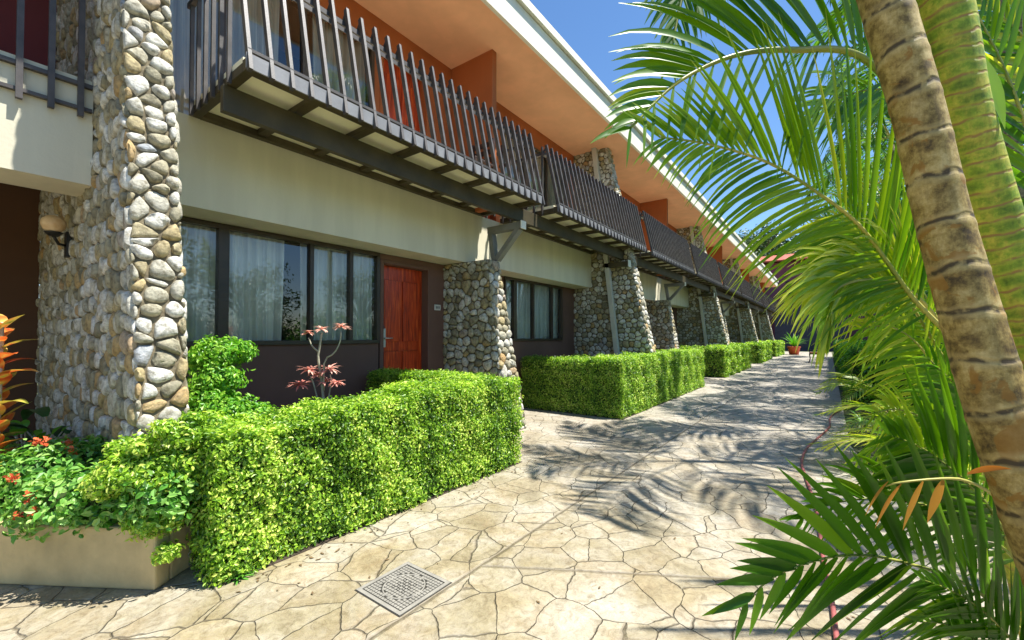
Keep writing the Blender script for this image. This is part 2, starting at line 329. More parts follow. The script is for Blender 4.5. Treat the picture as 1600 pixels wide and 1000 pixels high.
# ------------------------------------------------------------ stones
def clip(poly, n, c):
    out = []; k = len(poly)
    for i in range(k):
        p, q = poly[i], poly[(i+1) % k]; dp = p[0]*n[0]+p[1]*n[1]-c; dq = q[0]*n[0]+q[1]*n[1]-c
        if dp <= 0: out.append(p)
        if (dp < 0 < dq) or (dq < 0 < dp):
            t = dp/(dp-dq); out.append((p[0]+t*(q[0]-p[0]), p[1]+t*(q[1]-p[1])))
    return out
def chaikin(p):
    o = []
    for i in range(len(p)):
        a, b = p[i], p[(i+1) % len(p)]
        o += [(a[0]*.75+b[0]*.25, a[1]*.75+b[1]*.25), (a[0]*.25+b[0]*.75, a[1]*.25+b[1]*.75)]
    return o
def stones(mb, bound, fmap, sz=(.15, .11), K=12, hgt=.04, seed=1, mi=0):
    """bound: convex polygon (u,v); fmap(u,v,h)->xyz"""
    r = random.Random(seed); us = [p[0] for p in bound]; vs = [p[1] for p in bound]
    su, sv = sz; pts = []; j = 0; v = min(vs)-sv
    while v < max(vs)+sv:
        u = min(us)-su+(su*.5 if j % 2 else 0)
        while u < max(us)+su:
            pts.append((u+r.uniform(-.36, .36)*su, v+r.uniform(-.36, .36)*sv, r.uniform(0, 1)**2*.35*su*sv)); u += su*r.uniform(.8, 1.25)
        v += sv; j += 1
    P = np.array(pts); big = max(su, sv)*2.6
    for i, (pu, pv, pw) in enumerate(pts):
        if not (min(us)-.06 < pu < max(us)+.06 and min(vs)-.06 < pv < max(vs)+.06): continue
        cell = list(bound)
        d = (P[:, 0]-pu)**2+(P[:, 1]-pv)**2
        for k in np.nonzero((d < big*big) & (d > 1e-9))[0]:
            qx, qy, qw = pts[k]; n = (qx-pu, qy-pv); c = (qx*qx+qy*qy-pu*pu-pv*pv-qw+pw)/2
            cell = clip(cell, n, c)
            if len(cell) < 3: break
        if len(cell) < 3: continue
        A = np.array(cell); cu, cv = A.mean(0)
        ext = A.max(0)-A.min(0)
        if min(ext) < .025: continue
        g = .006; cell = [(cu+(a-cu)*(1-g*2/max(ext[0], .03)), cv+(b-cv)*(1-g*2/max(ext[1], .03))) for a, b in cell]
        cell = chaikin(chaikin(cell)) if r.random() < .5 else chaikin(cell); L = len(cell); cell = [cell[int(q*L/K)] for q in range(K)]
        h = hgt*r.uniform(.55, 1.25)*min(1, min(ext)/.09+.2); tu, tv = r.uniform(-.25, .25), r.uniform(-.25, .25)
        V = []
        for sc, hh in ((1.0, -.4), (.985, .12), (.90, .62), (.70, .92), (.38, 1.03)):
            for a, b in cell:
                du, dv = (a-cu)*sc, (b-cv)*sc
                V.append(fmap(cu+du, cv+dv, h*hh*(1+(tu*du+tv*dv)*4)+(r.uniform(-.002, .002) if sc < .95 else 0)))
        V.append(fmap(cu, cv, h*1.05))
        F = [(q*K+k, q*K+(k+1) % K, (q+1)*K+(k+1) % K, (q+1)*K+k) for q in range(4) for k in range(K)]+[(4*K+k, 4*K+(k+1) % K, 5*K) for k in range(K)]
        mb.add(V, F, mi, r.random(), True)
def stone_pillar(name, y0, y1, x0, xb, slope, z0, z1, parent, sz, seed, hgt=.04, frontsz=None, ty=0):
    """fin standing out from the wall: inner edge x0, outer edge xb-slope*z, far face leaning in by ty per metre"""
    mb = MB(); e = lambda z: xb-slope*z; fy = lambda z: y1-ty*(z-z0)
    side = [(x0, z0), (e(z0), z0), (e(z1), z1), (x0, z1)]
    V = [(x, y0, z) for x, z in side]+[(x, fy(z), z) for x, z in side]
    mb.add(V, [(0, 1, 2, 3), (7, 6, 5, 4)]+[(i+4, (i+1) % 4+4, (i+1) % 4, i) for i in range(4)], 1)
    stones(mb, side, lambda u, v, h: (u, y0-h, v), sz, hgt=hgt, seed=seed)
    stones(mb, side, lambda u, v, h: (u, fy(v)+h, v), (sz[0]*1.3, sz[1]*1.3), hgt=hgt, seed=seed+5, K=8)
    L = math.hypot(z1-z0, slope*(z1-z0)); cz = (z1-z0)/L; cx = slope*cz; fs = frontsz or sz
    stones(mb, [(y0-.02, 0), (y1+.02, 0), (fy(z1)+.02, L), (y0-.02, L)], lambda u, v, h: (e(z0)-cx*v+h*cz, u, z0+cz*v+h*cx), fs, hgt=hgt*1.1, seed=seed+9)
    return sub(mb.build(name, [M['stone'], M['mortar']]), parent)
# ------------------------------------------------------------ setting
def struct(name, mb, mat): return tag(mb.build(name, mat), kind='structure')
mb = MB(); mb.box(-250, 250, -120, 400, -1.0, -.03); struct('ground', mb, M['bed'])
mb = MB(); poly = [(-9, -8), (3.2, -8), (3.2, 2.0), (1.5, 3.6), (.45, 4.9), (.22, 7), (.26, 46), (-9, 46)]
V = [(x, y, 0) for x, y in poly]+[(x, y, -.2) for x, y in poly]; n = len(poly)
mb.add(V, [tuple(range(n))]+[(i, i+n, (i+1) % n+n, (i+1) % n) for i in range(n)]); struct('path', mb, M['path'])
# ------------------------------------------------------------ hotel building
P0 = 8.92
hotel = thing('hotel_building', 'two storey terracotta hotel wing with leaning river stone pillars and slatted balconies', 'building', (-6, 20, 0))
YE = 45.1; YS = -6.0
# white beam, lower face X -4.54
mb = MB(); mb.box(-5.0, -4.54, .98, YE, 2.555, 3.36); mb.box(-5.0, -4.54, YS, .71, 2.555, 3.36)
sub(mb.build('white_beam', M['white']), hotel)
# roof, soffit, fascia
mb = MB(); mb.prism([(-12, 5.93), (-3.62, 5.83), (-3.62, 6.3), (-12, 6.6)], YS, YE)
roof = sub(mb.build('roof', M['soffit']), hotel)
mb = MB(); mb.box(-3.617, -3.56, YS-.03, YE+.03, 5.81, 6.23); mb.box(-3.617, -3.50, YS-.05, YE+.05, 6.245, 6.37); mb.box(-3.9, -3.617, YS-.05, YE+.05, 6.32, 6.37)
mb.box(-3.617, -3.575, YS, YE, 6.23, 6.245, 1)
f = mb.build('fascia', [M['fascia'], M['darkbrown']]); f.parent = roof; f.location = -world_loc(roof)
# main walls
low = MB(); up = MB(); part = MB()
rooms = MB()
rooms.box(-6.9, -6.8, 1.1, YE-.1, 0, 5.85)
rooms.box(-6.8, -5.1, 1.1, YE-.1, 3.2, 3.4); sub(rooms.build('room_back_wall', M['dark']), hotel)  # near-black backing: the gloom of the rooms is put into its colour
mb = MB(); mb.box(-7.4, -7.3, YS, .72, -.1, 3.36); sub(mb.build('passage_wall', M['darkbrown']), hotel)
mb = MB(); mb.box(-7.3, -5.0, YS, .715, 3.1, 3.36); sub(mb.build('walkway_slab', M['white']), hotel)
mb = MB(); mb.box(-6.5, -6.4, YS, .715, 3.365, 5.9); sub(mb.build('landing_wall', M['maroon']), hotel)

def window(y0, y1, z0, z1, mull, thick, curt, gap=None, sill=True):
    """one window: frame, panes and curtains"""
    fr = MB(); t = .05
    fr.box(-5.04, -4.965, y0, y1, z0, z0+t); fr.box(-5.04, -4.965, y0, y1, z1-t, z1)
    for yy in [y0+t/2, y1-t/2]+list(mull):
        tt = .10 if yy in thick else t
        fr.box(-5.045, -4.96, yy-tt/2, yy+tt/2, z0+t, z1-t)
    w = sub(fr.build('window', M['frame'], bevel=.004), hotel)
    g = MB(); ys = sorted([y0]+list(mull)+[y1])
    for a, b in zip(ys[:-1], ys[1:]): g.add([(-5.0, a+.02, z0+.04), (-5.0, b-.02, z0+.04), (-5.0, b-.02, z1-.04), (-5.0, a+.02, z1-.04)], [(0, 1, 2, 3)])
    p = g.build('pane', M['glass']); p.parent = w; p.location = -world_loc(w)
    c = MB(); st = .012; yy = np.arange(y0+.01, y1, st)
    if gap: yy = yy[(yy < gap[0]) | (yy > gap[1])]
    ph = rnd.random()*6
    xs = lambda y, z: -5.20+.10*abs(math.sin(y*33+ph+1.9*math.sin(y*3.3)))**.8+.018*math.sin(y*97+ph)+.016*math.sin(y*23+z*.8)
    nz = 6; V = []; zz = np.linspace(z0-.1, z1+.05, nz)
    for y in yy:
        for z in zz: V.append((xs(y, z), y+.012*math.sin(z*2+y*9), z))
    F = [(i*nz+k, (i+1)*nz+k, (i+1)*nz+k+1, i*nz+k+1) for i in range(len(yy)-1) if yy[i+1]-yy[i] < st*1.5 for k in range(nz-1)]
    c.add(V, F, 0, None, True); cc = c.build('curtain', curt); cc.parent = w; cc.location = -world_loc(w)
    return w
def door(y0, y1, z0, z1, mat, handle=True, rec=.13):
    d = MB(); x = -5.0-rec
    d.box(x-.05, x, y0, y1, z0, z1)
    W = y1-y0; H = z1-z0
    for a, b in ((.12, .47), (.53, .88)):                           # raised panels, arched pair above, tall pair below
        d.box(x, x+.022, y0+W*a, y0+W*b, z0+.12, z0+H*.40)
    for a, b in ((.12, .47), (.53, .88)): d.box(x, x+.022, y0+W*a, y0+W*b, z0+H*.47, z0+H*.9)
    o = sub(d.build('door', mat, bevel=.006), hotel)
    if handle:
        h = MB(); yy = y0+.08; zz = z0+1.02
        h.box(x, x+.03, yy-.04, yy+.04, zz-.13, zz+.14); h.tube([(x+.02, yy, zz), (x+.07, yy, zz), (x+.07, yy+.13, zz)], .011, 8)
        h.box(x, x+.03, yy-.02, yy+.02, zz+.13, zz+.18, 1)
        k = h.build('handle', [M['metal'], M['black']], bevel=.003); k.parent = o; k.location = -world_loc(o)
    fr = MB()
    for a, b in ((y0-.06, y0), (y1, y1+.06)): fr.box(x-.02, -4.985, a, b, z0, z1+.05)
    fr.box(x-.02, -4.985, y0, y1, z1, z1+.05)
    f = fr.build('door_frame', M['brown'] if z0 < 2 else M['rust'], bevel=.005); f.parent = o; f.location = -world_loc(o)
    return o
FZ = .35
def wallbox(mb, y0, y1, z0, z1, x=-5.0): mb.box(-5.2, x, y0, y1, z0, z1)
for k in range(5):
    o = k*P0
    # ---- lower storey, unit A
    a0 = (.98 if k == 0 else .44+o+.5)
    wallbox(low, a0, 3.66+o, 0, 1.30); wallbox(low, 3.66+o, 3.68+o, 1.30, 2.55); wallbox(low, 4.62+o, 4.95+o, 0, 2.55); wallbox(low, 3.68+o, 4.62+o, 2.47, 2.55); wallbox(low, 3.68+o, 4.62+o, 0, FZ)
    window(a0+.02, 3.66+o, 1.30, 2.55, [1.76+o, 2.69+o, 3.22+o], [1.76+o], M['curtain'], (2.42+o, 2.62+o))
    door(3.74+o, 4.56+o, FZ, 2.42, M['door'])
    # ---- unit B
    wallbox(low, 5.35+o, 5.54+o, 0, 2.55); wallbox(low, 5.54+o, 6.48+o, 2.47, 2.55); wallbox(low, 5.54+o, 6.48+o, 0, FZ); wallbox(low, 6.48+o, 8.72+o, 0, 1.30)
    wallbox(low, 6.48+o, 6.5+o, 1.30, 2.55); wallbox(low, 8.72+o, 9.4+o, 0, 2.55)
    window(6.5+o, 8.72+o, 1.30, 2.55, [6.84+o, 7.5+o, 8.26+o], [6.84+o], M['curtain'])
    door(5.6+o, 6.42+o, FZ, 2.42, M['door'])
    # ---- upper storey
    for (s, d0, w0, w1, g) in ((0, 3.72, a0-o, 3.55, (2.35, 2.75)), (1, 5.45, 6.45, 9.0, None)):
        d1 = d0+.8
        if s == 0:
            wallbox(up, w0+o, w1+o, 5.42, 5.92); wallbox(up, w1+o, d0-.06+o, 3.37, 5.92); wallbox(up, d0-.06+o, d1+.06+o, 5.47, 5.92); wallbox(up, d1+.06+o, 5.07+o, 3.37, 5.92)
        else:
            wallbox(up, 5.07+o, d0-.06+o, 3.37, 5.92); wallbox(up, d0-.06+o, d1+.06+o, 5.47, 5.92); wallbox(up, d1+.06+o, w0+o, 3.37, 5.92); wallbox(up, w0+o, w1+o, 5.42, 5.92); wallbox(up, w1+o, 9.4+o, 3.37, 5.92)
        window(w0+o, w1+o, 3.42, 5.42, [w0+.75+o, w0+1.6+o], [], M['upcurtain'], (g[0]+o, g[1]+o) if g else None)
        door(d0+o, d1+o, 3.45, 5.42, M['door'])
    pb = MB(); pb.box(-4.999, -4.12, 5.07+o, 5.18+o, 3.37, 5.872); sub(pb.build('partition_wall', M['rust'], bevel=.01), hotel)
wallbox(low, 44.9, 45.1, 0, 2.55); wallbox(up, 44.9, 45.1, 3.37, 5.9)
low.box(-12, -5.2, 44.9, 45.1, 0, 5.9)
sub(low.build('ground_floor_wall', M['brown']), hotel); sub(up.build('upper_floor_wall', M['rust']), hotel)
# ---- main steel beam along the whole front
mb = MB(); mb.box(-3.78, -3.72, 1.30, YE, 3.135, 3.345); sub(mb.build('steel_beam', M['steel'], bevel=.006), hotel)
# ---- pillars
stone_pillar('stone_pillar', .735, .97, -7.3, -3.13, .176, 0, 5.9, hotel, (.105, .135), 11, .032, (.115, .092))
lp = stone_pillar('stone_pillar', 9.36, 9.68, -5.05, -2.90, .215, 0, 5.87, hotel, (.13, .11), 21, .033, None, .012)
sp = stone_pillar('stone_pillar', 4.93, 5.37, -5.05, -3.71, .145, 0, 2.554, hotel, (.145, .11), 31, .033, None, .085)
def steel_post(o):
    mb = MB(); mb.beam((-3.74, 9.24+o, 0), (-4.40, 9.24+o, 5.86), .11, .10, up=(0, 1, 0)); return sub(mb.build('steel_post', M['post'], bevel=.008), hotel)
def arm(o):
    mb = MB(); mb.box(-4.15, -3.56, 9.19+o, 9.30+o, 2.97, 3.08); mb.box(-3.56, -3.545, 9.17+o, 9.32+o, 2.95, 3.10, 1); return sub(mb.build('bracket_arm', [M['steel'], M['fascia']], bevel=.004), hotel)  # pale end plate: sunlight on the arm end put into its colour
def bracket(o):
    mb = MB(); y = 5.15+o
    mb.beam((-4.24, y, 3.04), (-3.60, y, 3.04), .11, .10); mb.beam((-4.19, y, 2.99), (-4.12, y, 2.56), .11, .08); mb.beam((-3.66, y, 3.0), (-4.08, y, 2.57), .10, .075)
    mb.box(-3.60, -3.585, y-.065, y+.065, 2.98, 3.10, 1)  # pale plate paints the sunlit end of the bracket
    return sub(mb.build('steel_bracket', [M['steelg'], M['fascia']], bevel=.005), hotel)
steel_post(0); arm(0); bracket(0)
for k in range(1, 5):
    for src in (lp, sp) if k < 5 else (lp,):
        if src is lp and k == 4: continue
        c = src.copy(); COL.objects.link(c); c.parent = hotel; c.location = src.location+Vector((0, k*P0, 0))
    if k < 4: steel_post(k*P0); arm(k*P0)
    bracket(k*P0)
# ---- balconies
def balcony(y0, y1, first=False):
    b = MB(); b.box(-4.538, -3.46, y0+.005, y1-.005, 3.425, 3.47)
    B = sub(b.build('balcony', M['panel']), hotel)
    j = MB(); j.box(-3.46, -3.38, y0, y1, 3.35, 3.44)
    for a in (y0, y1-.07): j.box(-4.53, -3.462, a, a+.07, 3.352, 3.423)
    j.box(-4.538, -4.47, y0+.072, y1-.072, 3.353, 3.422)
    nb = 7
    for i in range(1, nb):
        y = y0+(y1-y0)*i/nb; j.box(-4.468, -3.462, y-.045, y+.045, 3.375, 3.4235)
    J = j.build('joist_frame', M['steel'], bevel=.004); J.parent = B; J.location = -world_loc(B)
    e = MB(); e.box(-3.379, -3.365, y0-.01, y1+.01, 3.352, 3.462); E_ = e.build('edge_board', M['edge']); E_.parent = B; E_.location = -world_loc(B)
    r = MB(); n = 26
    r.box(-3.66, -3.605, y0-.01, y1+.01, 4.30, 4.345); r.box(-3.585, -3.577, y0, y1, 4.22, 4.26)
    r.box(-3.42, -3.362, y0, y1, 3.475, 3.50)
    for i in range(n+1):
        y = y0+.01+(y1-y0-.02)*i/n
        r.beam((-3.350, y, 3.33), (-3.60, y, 4.46), .027, .046, up=(1, 0, 0))
        r.beam((-3.60, y, 4.42), (-3.70, y, 4.30), .022, .02, up=(1, 0, 0))
    for yy, s in ((y0-.015, -1), (y1+.015, 1)):
        r.box(-4.53, -3.64, yy-.02, yy+.02, 4.30, 4.345)
        for i in range(6):
            x = -4.46+i*.16; r.beam((x, yy, 3.33), (x, yy, 4.44), .028, .028)
    R_ = r.build('railing', M['railm']); R_.parent = B; R_.location = -world_loc(B)
    return B
b1 = balcony(1.33, 5.33)
for k in range(1, 10):
    y0 = 1.33+k*P0/2
    parts = [b1]+list(b1.children); c = b1.copy(); COL.objects.link(c); c.parent = hotel; c.location = b1.location+Vector((0, k*P0/2, 0))
    for ch in b1.children:
        d = ch.copy(); COL.objects.link(d); d.parent = c
# railing of the landing left of the first pillar
mb = MB()
for i in range(20):
    y = .635-.152*i; mb.beam((-4.50, y, 3.05), (-4.515, y, 4.45), .034, .034)
mb.box(-4.535, -4.50, -2.4, .70, 3.285, 3.315); mb.box(-4.535, -4.50, -2.4, .70, 3.105, 3.13); mb.box(-4.56, -4.49, -2.4, .70, 4.42, 4.46)
sub(mb.build('landing_railing', M['railm']), hotel)
# ------------------------------------------------------------ small things on the building
L_ = thing('wall_lamp', 'amber globe wall lamp on a black iron arm fixed to the shaded stone pillar', 'wall lamp', (-5.42, .69, 2.3))
lx, ly, lz = -5.42, .69, 2.3
def under(o, t): o.parent = t; o.location = -Vector(t.location); return o
mb = MB(); mb.box(lx-.05, lx+.05, ly-.005, ly+.02, lz-.2, lz+.02); mb.tube([(lx, ly, lz-.10), (lx+.12, ly-.06, lz-.11), (lx+.20, ly-.1, lz-.06)], .012, 8); mb.lathe((lx+.2, ly-.1, lz-.06), [(0, 0), (.03, .0), (.055, .025), (.06, .03), (.05, .035), (0, .03)], 16)
under(mb.build('lamp_arm', M['black']), L_)
mb = MB(); mb.lathe((lx+.2, ly-.1, lz-.03), [(.035, 0), (.065, .025), (.08, .065), (.073, .105), (.045, .135), (0, .145)], 20); under(mb.build('lamp_globe', M['lampglass']), L_)
sg = thing('room_sign', 'small grey room number plaque on the brown wall between red door and stone pillar', 'sign', (-4.99, 4.76, 1.85))
mb = MB(); mb.box(-4.998, -4.985, 4.70, 4.83, 1.81, 1.90); under(mb.build('plate', M['plaque'], bevel=.003), sg)
mb = MB()
for i in range(3): mb.box(-4.9845, -4.983, 4.725+i*.03, 4.743+i*.03, 1.835, 1.875)
under(mb.build('numerals', M['ink']), sg)
# ------------------------------------------------------------ foliage tools
def nrm(a): return a/np.maximum(np.linalg.norm(a, axis=1, keepdims=True), 1e-9)
def kites(P, Nn, size, ratio=.5, droop=.35, jit=.8, vb=.5, vs=.25, six=False):
    n = len(P); Nn = nrm(Nn+rng.normal(0, jit*.5, (n, 3))); r = rng.normal(0, 1, (n, 3)); r[:, 2] -= droop
    D = nrm(r-(r*Nn).sum(1, keepdims=True)*Nn*.75); Sd = nrm(np.cross(D, Nn)); Up = np.cross(Sd, D)
    s = (size*rng.uniform(.65, 1.3, n))[:, None]; v = np.clip(rng.normal(vb, vs, n), 0, 1)
    if six:                                            # two quads folded along the midrib, tip bent down
        f = Up*s*.10
        V = np.stack([P, P+D*s*.35+Sd*s*ratio*.5+f, P+D*s*.75+Sd*s*ratio*.36+f*.6, P+D*s-Up*s*.12, P+D*s*.75-Sd*s*ratio*.36+f*.6, P+D*s*.35-Sd*s*ratio*.5+f], 1).reshape(-1, 3)
        b = np.arange(n)[:, None]*6; F = np.concatenate([b+np.array([0, 1, 2, 3]), b+np.array([0, 3, 4, 5])]); return V, F, np.repeat(v, 6)
    V = np.stack([P, P+D*s*.5+Sd*s*ratio*.5+Up*s*.1, P+D*s, P+D*s*.5-Sd*s*ratio*.5+Up*s*.1], 1).reshape(-1, 3)
    F = np.arange(n*4).reshape(n, 4); return V, F, np.repeat(v, 4)
def lump(P, amp, sc, seed=0):
    q = P*sc; return amp*(np.sin(q[:, 0]*1.3+seed)*np.sin(q[:, 1]*1.7+seed*2)+.6*np.sin(q[:, 1]*3.1+q[:, 2]*2.7+seed)+.4*np.sin(q[:, 2]*5+q[:, 0]*4.3))
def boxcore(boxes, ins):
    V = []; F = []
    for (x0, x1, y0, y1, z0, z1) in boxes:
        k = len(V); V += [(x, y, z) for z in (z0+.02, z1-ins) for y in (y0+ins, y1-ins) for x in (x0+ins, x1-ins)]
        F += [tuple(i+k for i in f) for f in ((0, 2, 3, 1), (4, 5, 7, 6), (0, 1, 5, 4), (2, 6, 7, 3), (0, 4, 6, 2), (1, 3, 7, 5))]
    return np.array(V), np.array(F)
def hedge(name, label, boxes, dens, size, mat, group=None, bul=.03, cat='hedge', vb=.55, six=False, skip=()):
    PP = []; NN = []
    for b in boxes:
        x0, x1, y0, y1, z0, z1 = b
        faces = [((x1, x1), (y0, y1), (z0, z1), (1, 0, 0)), ((x0, x0), (y0, y1), (z0, z1), (-1, 0, 0)), ((x0, x1), (y0, y0), (z0, z1), (0, -1, 0)),
                 ((x0, x1), (y1, y1), (z0, z1), (0, 1, 0)), ((x0, x1), (y0, y1), (z1, z1), (0, 0, 1))]
        for fx, fy, fz, nn in faces:
            ar = 1
            for a, c in (fx, fy, fz): 
                if c > a: ar *= (c-a)
            dd = dens*(.35 if nn in ((-1, 0, 0), (0, 1, 0)) else 1)
            m = int(ar*dd); P = np.stack([rng.uniform(a, c, m) if c > a else np.full(m, a) for a, c in (fx, fy, fz)], 1)
            n_ = np.tile(np.array(nn, float), (m, 1))
            keep = np.ones(m, bool)
            for o in boxes:
                if o is b: continue
                keep &= ~((P[:, 0] > o[0]+.02) & (P[:, 0] < o[1]-.02) & (P[:, 1] > o[2]+.02) & (P[:, 1] < o[3]-.02) & (P[:, 2] < o[5]-.02))
            P = P[keep]; n_ = n_[keep]; m = len(P)
            # round the top edges, low-frequency bulges, random depth into the hedge
            cz = np.clip((P[:, 2]-(z1-.07))/.07, 0, 1)
            if nn[2] == 0: P = P-n_*(cz**2*.05)[:, None]
            off = lump(P, bul, 3.2, x0)+lump(P, bul*.5, 9, y0)+rng.normal(0, .016, m)-rng.exponential(.024, m)
            P = P+n_*off[:, None]; n2 = n_.copy(); n2[:, 2] += .35
            PP.append(P); NN.append(n2)
    P = np.concatenate(PP); n_ = np.concatenate(NN)
    zmin = min(b[4] for b in boxes); keep = rng.random(len(P)) < np.clip((P[:, 2]-zmin)/.06+.25, 0, 1); P = P[keep]; n_ = n_[keep]
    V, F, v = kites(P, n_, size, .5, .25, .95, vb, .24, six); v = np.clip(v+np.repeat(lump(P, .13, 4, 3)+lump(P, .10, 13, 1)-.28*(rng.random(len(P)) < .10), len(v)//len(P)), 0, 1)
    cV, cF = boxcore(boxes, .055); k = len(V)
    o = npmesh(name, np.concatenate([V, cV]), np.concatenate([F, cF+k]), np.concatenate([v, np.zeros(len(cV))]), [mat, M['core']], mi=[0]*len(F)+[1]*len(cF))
    return tag(o, label, cat, group)
def clumps(name, blobs, dens, size, mats, parent=None, vb=.5, vs=.25, ratio=.5, droop=.4, shell=.55, core=True, six=False, corescale=.62):
    """blobs: (cx,cy,cz,rx,ry,rz); leaves through the outer shell of each blob"""
    Vs = []; Fs = []; vs_ = []; k = 0; mi = []
    for i, (cx, cy, cz, rx, ry, rz) in enumerate(blobs):
        n = int(dens*(rx*ry+ry*rz+rx*rz)/3*12.6); d = nrm(rng.normal(0, 1, (n, 3))); rr = 1-shell*rng.random(n)**1.7+.07*rng.normal(0, 1, n)
        rr *= 1+.16*np.sin(d[:, 0]*5+i)*np.sin(d[:, 1]*6+i*2)+.10*np.sin(d[:, 2]*9+d[:, 0]*7+i)
        P = np.array([cx, cy, cz])+d*rr[:, None]*np.array([rx, ry, rz]); keep = P[:, 2] > .02; P = P[keep]; d = d[keep]
        V, F, v = kites(P, d+np.array([0, 0, .4]), size, ratio, droop, .9, vb+.1*math.sin(i*2.1), vs, six)
        Vs.append(V); Fs.append(F+k); vs_.append(v); k += len(V); mi += [0]*len(F)
        if core:
            cs = corescale; lat = [(math.sin(a)*math.cos(b_), math.sin(a)*math.sin(b_), math.cos(a)) for a in np.linspace(.15, math.pi-.15, 6) for b_ in np.linspace(0, 2*math.pi, 8, endpoint=False)]
            cV = np.array([(cx+x*rx*cs, cy+y*ry*cs, max(.03, cz+z*rz*cs)) for x, y, z in lat]); cF = [[a*8+b_, a*8+(b_+1) % 8, (a+1)*8+(b_+1) % 8, (a+1)*8+b_] for a in range(5) for b_ in range(8)]
            Vs.append(cV); Fs.append(np.array(cF)+k); vs_.append(np.zeros(len(cV))); k += len(cV); mi += [1]*len(cF)
    return npmesh(name, np.concatenate(Vs), np.concatenate(Fs), np.concatenate(vs_), mats, parent, mi=mi)
def spline(P, n):
    P = np.asarray(P, float); P = np.vstack([2*P[0]-P[1], P, 2*P[-1]-P[-2]]); out = []; m = len(P)-3
    for t in np.linspace(0, m-1e-6, n):
        i = int(t); u = t-i; a, b, c, d = P[i:i+4]
        out.append(.5*((2*b)+(c-a)*u+(2*a-5*b+4*c-d)*u*u+(3*b-a-3*c+d)*u**3))
    return np.array(out)
def frond(name, pts, nvec, nl, L, W, parent=None, mats=None, seed=0, droop=.5, s0=.12, a0=62, a1=28, rad=.009, vb=.45, vs=.15, sides=(1, 1), curl=.25, lift=.08, seg=6, prof=None, ragged=.1, wside=(1, 1), lside=(1, 1), jit=.5):
    r = np.random.default_rng(seed); C = spline(pts, 60); n = len(C); T = nrm(np.gradient(C, axis=0)); ln = np.concatenate([[0], np.cumsum(np.linalg.norm(np.diff(C, axis=0), axis=1))]); ln /= ln[-1]
    V = []; F = []; A = []; k = 0; nv = np.asarray(nvec, float)
    for side, on in ((1, sides[0]), (-1, sides[1])):
        for i in range(int(nl*on)):
            s = s0+(1-s0)*(i+.5+r.uniform(-.3, .3))/(nl*on); s = min(s, .995)
            if r.random() < ragged*.3: continue
            idx = np.searchsorted(ln, s); idx = min(max(idx, 1), n-1); p = C[idx]; t = T[idx]
            sd = np.cross(nv, t); sd /= np.linalg.norm(sd)+1e-9; nn = np.cross(t, sd)
            u = (s-s0)/(1-s0); a = math.radians(a0+(a1-a0)*u+r.normal(0, 3.5*jit)); l = L*(.62+.38*math.sin(math.pi*min(1, u*1.25)**.8))*(1-.62*max(0, u-.62)/.38)*r.uniform(.9, 1.08)
            if prof: l *= prof(u, side)
            d = math.cos(a)*t+side*math.sin(a)*sd+nn*(lift+r.normal(0, .08*jit)); d /= np.linalg.norm(d)
            qi = 0 if side > 0 else 1; l *= lside[qi]; wv = nn+sd*side*r.normal(.15, .3*jit)+t*r.normal(0, .25*jit); w = W*wside[qi]*r.uniform(.85, 1.12)*(1-.35*max(0, u-.6)/.4); q = p.copy(); val = np.clip(vb+r.normal(0, vs), 0, 1); tipb = r.random(); dr = (droop[qi] if isinstance(droop, tuple) else droop)*r.uniform(.7, 1.3)
            for j in range(seg+1):
                f = j/seg; ws = w*min(1, .35+f*3.2)*max(.03, (1-f**2.4)); ax = np.cross(d, wv); ax /= np.linalg.norm(ax)+1e-9; up = np.cross(ax, d)
                V += [q+ax*ws*.5+up*ws*.16, q, q-ax*ws*.5+up*ws*.16]; tv_ = val+(.35 if j == seg else (.12 if j == seg-1 else 0))*tipb; A += [min(1, tv_+.06), min(1, tv_), min(1, tv_)]
                if j < seg:
                    F += [(k+j*3, k+j*3+1, k+j*3+4, k+j*3+3), (k+j*3+1, k+j*3+2, k+j*3+5, k+j*3+4)]
                d = d+np.array([0, 0, -1])*dr/seg*(.4+1.4*f)+t*curl/seg*(1-f); d /= np.linalg.norm(d); q = q+d*l/seg
            k += 3*(seg+1)
    sg = 6; R = np.linspace(rad, rad*.25, n); tb = []; ref = nv.copy()
    for i in range(n):
        u_ = ref-T[i]*ref.dot(T[i]); u_ /= np.linalg.norm(u_)+1e-9; b = np.cross(T[i], u_)
        for q in range(sg): an = 2*math.pi*q/sg; V.append(C[i]+(u_*math.cos(an)+b*math.sin(an))*R[i]); A.append(np.clip(vb+.1+.25*math.sin(i*.3), 0, 1))
    Fr = [(k+i*sg+q, k+i*sg+(q+1) % sg, k+(i+1)*sg+(q+1) % sg, k+(i+1)*sg+q) for i in range(n-1) for q in range(sg)]
    return npmesh(name, np.array(V), np.array(F+Fr), np.array(A), mats or [M['palm'], M['rachis']], parent, True, [0]*len(F)+[1]*len(Fr))
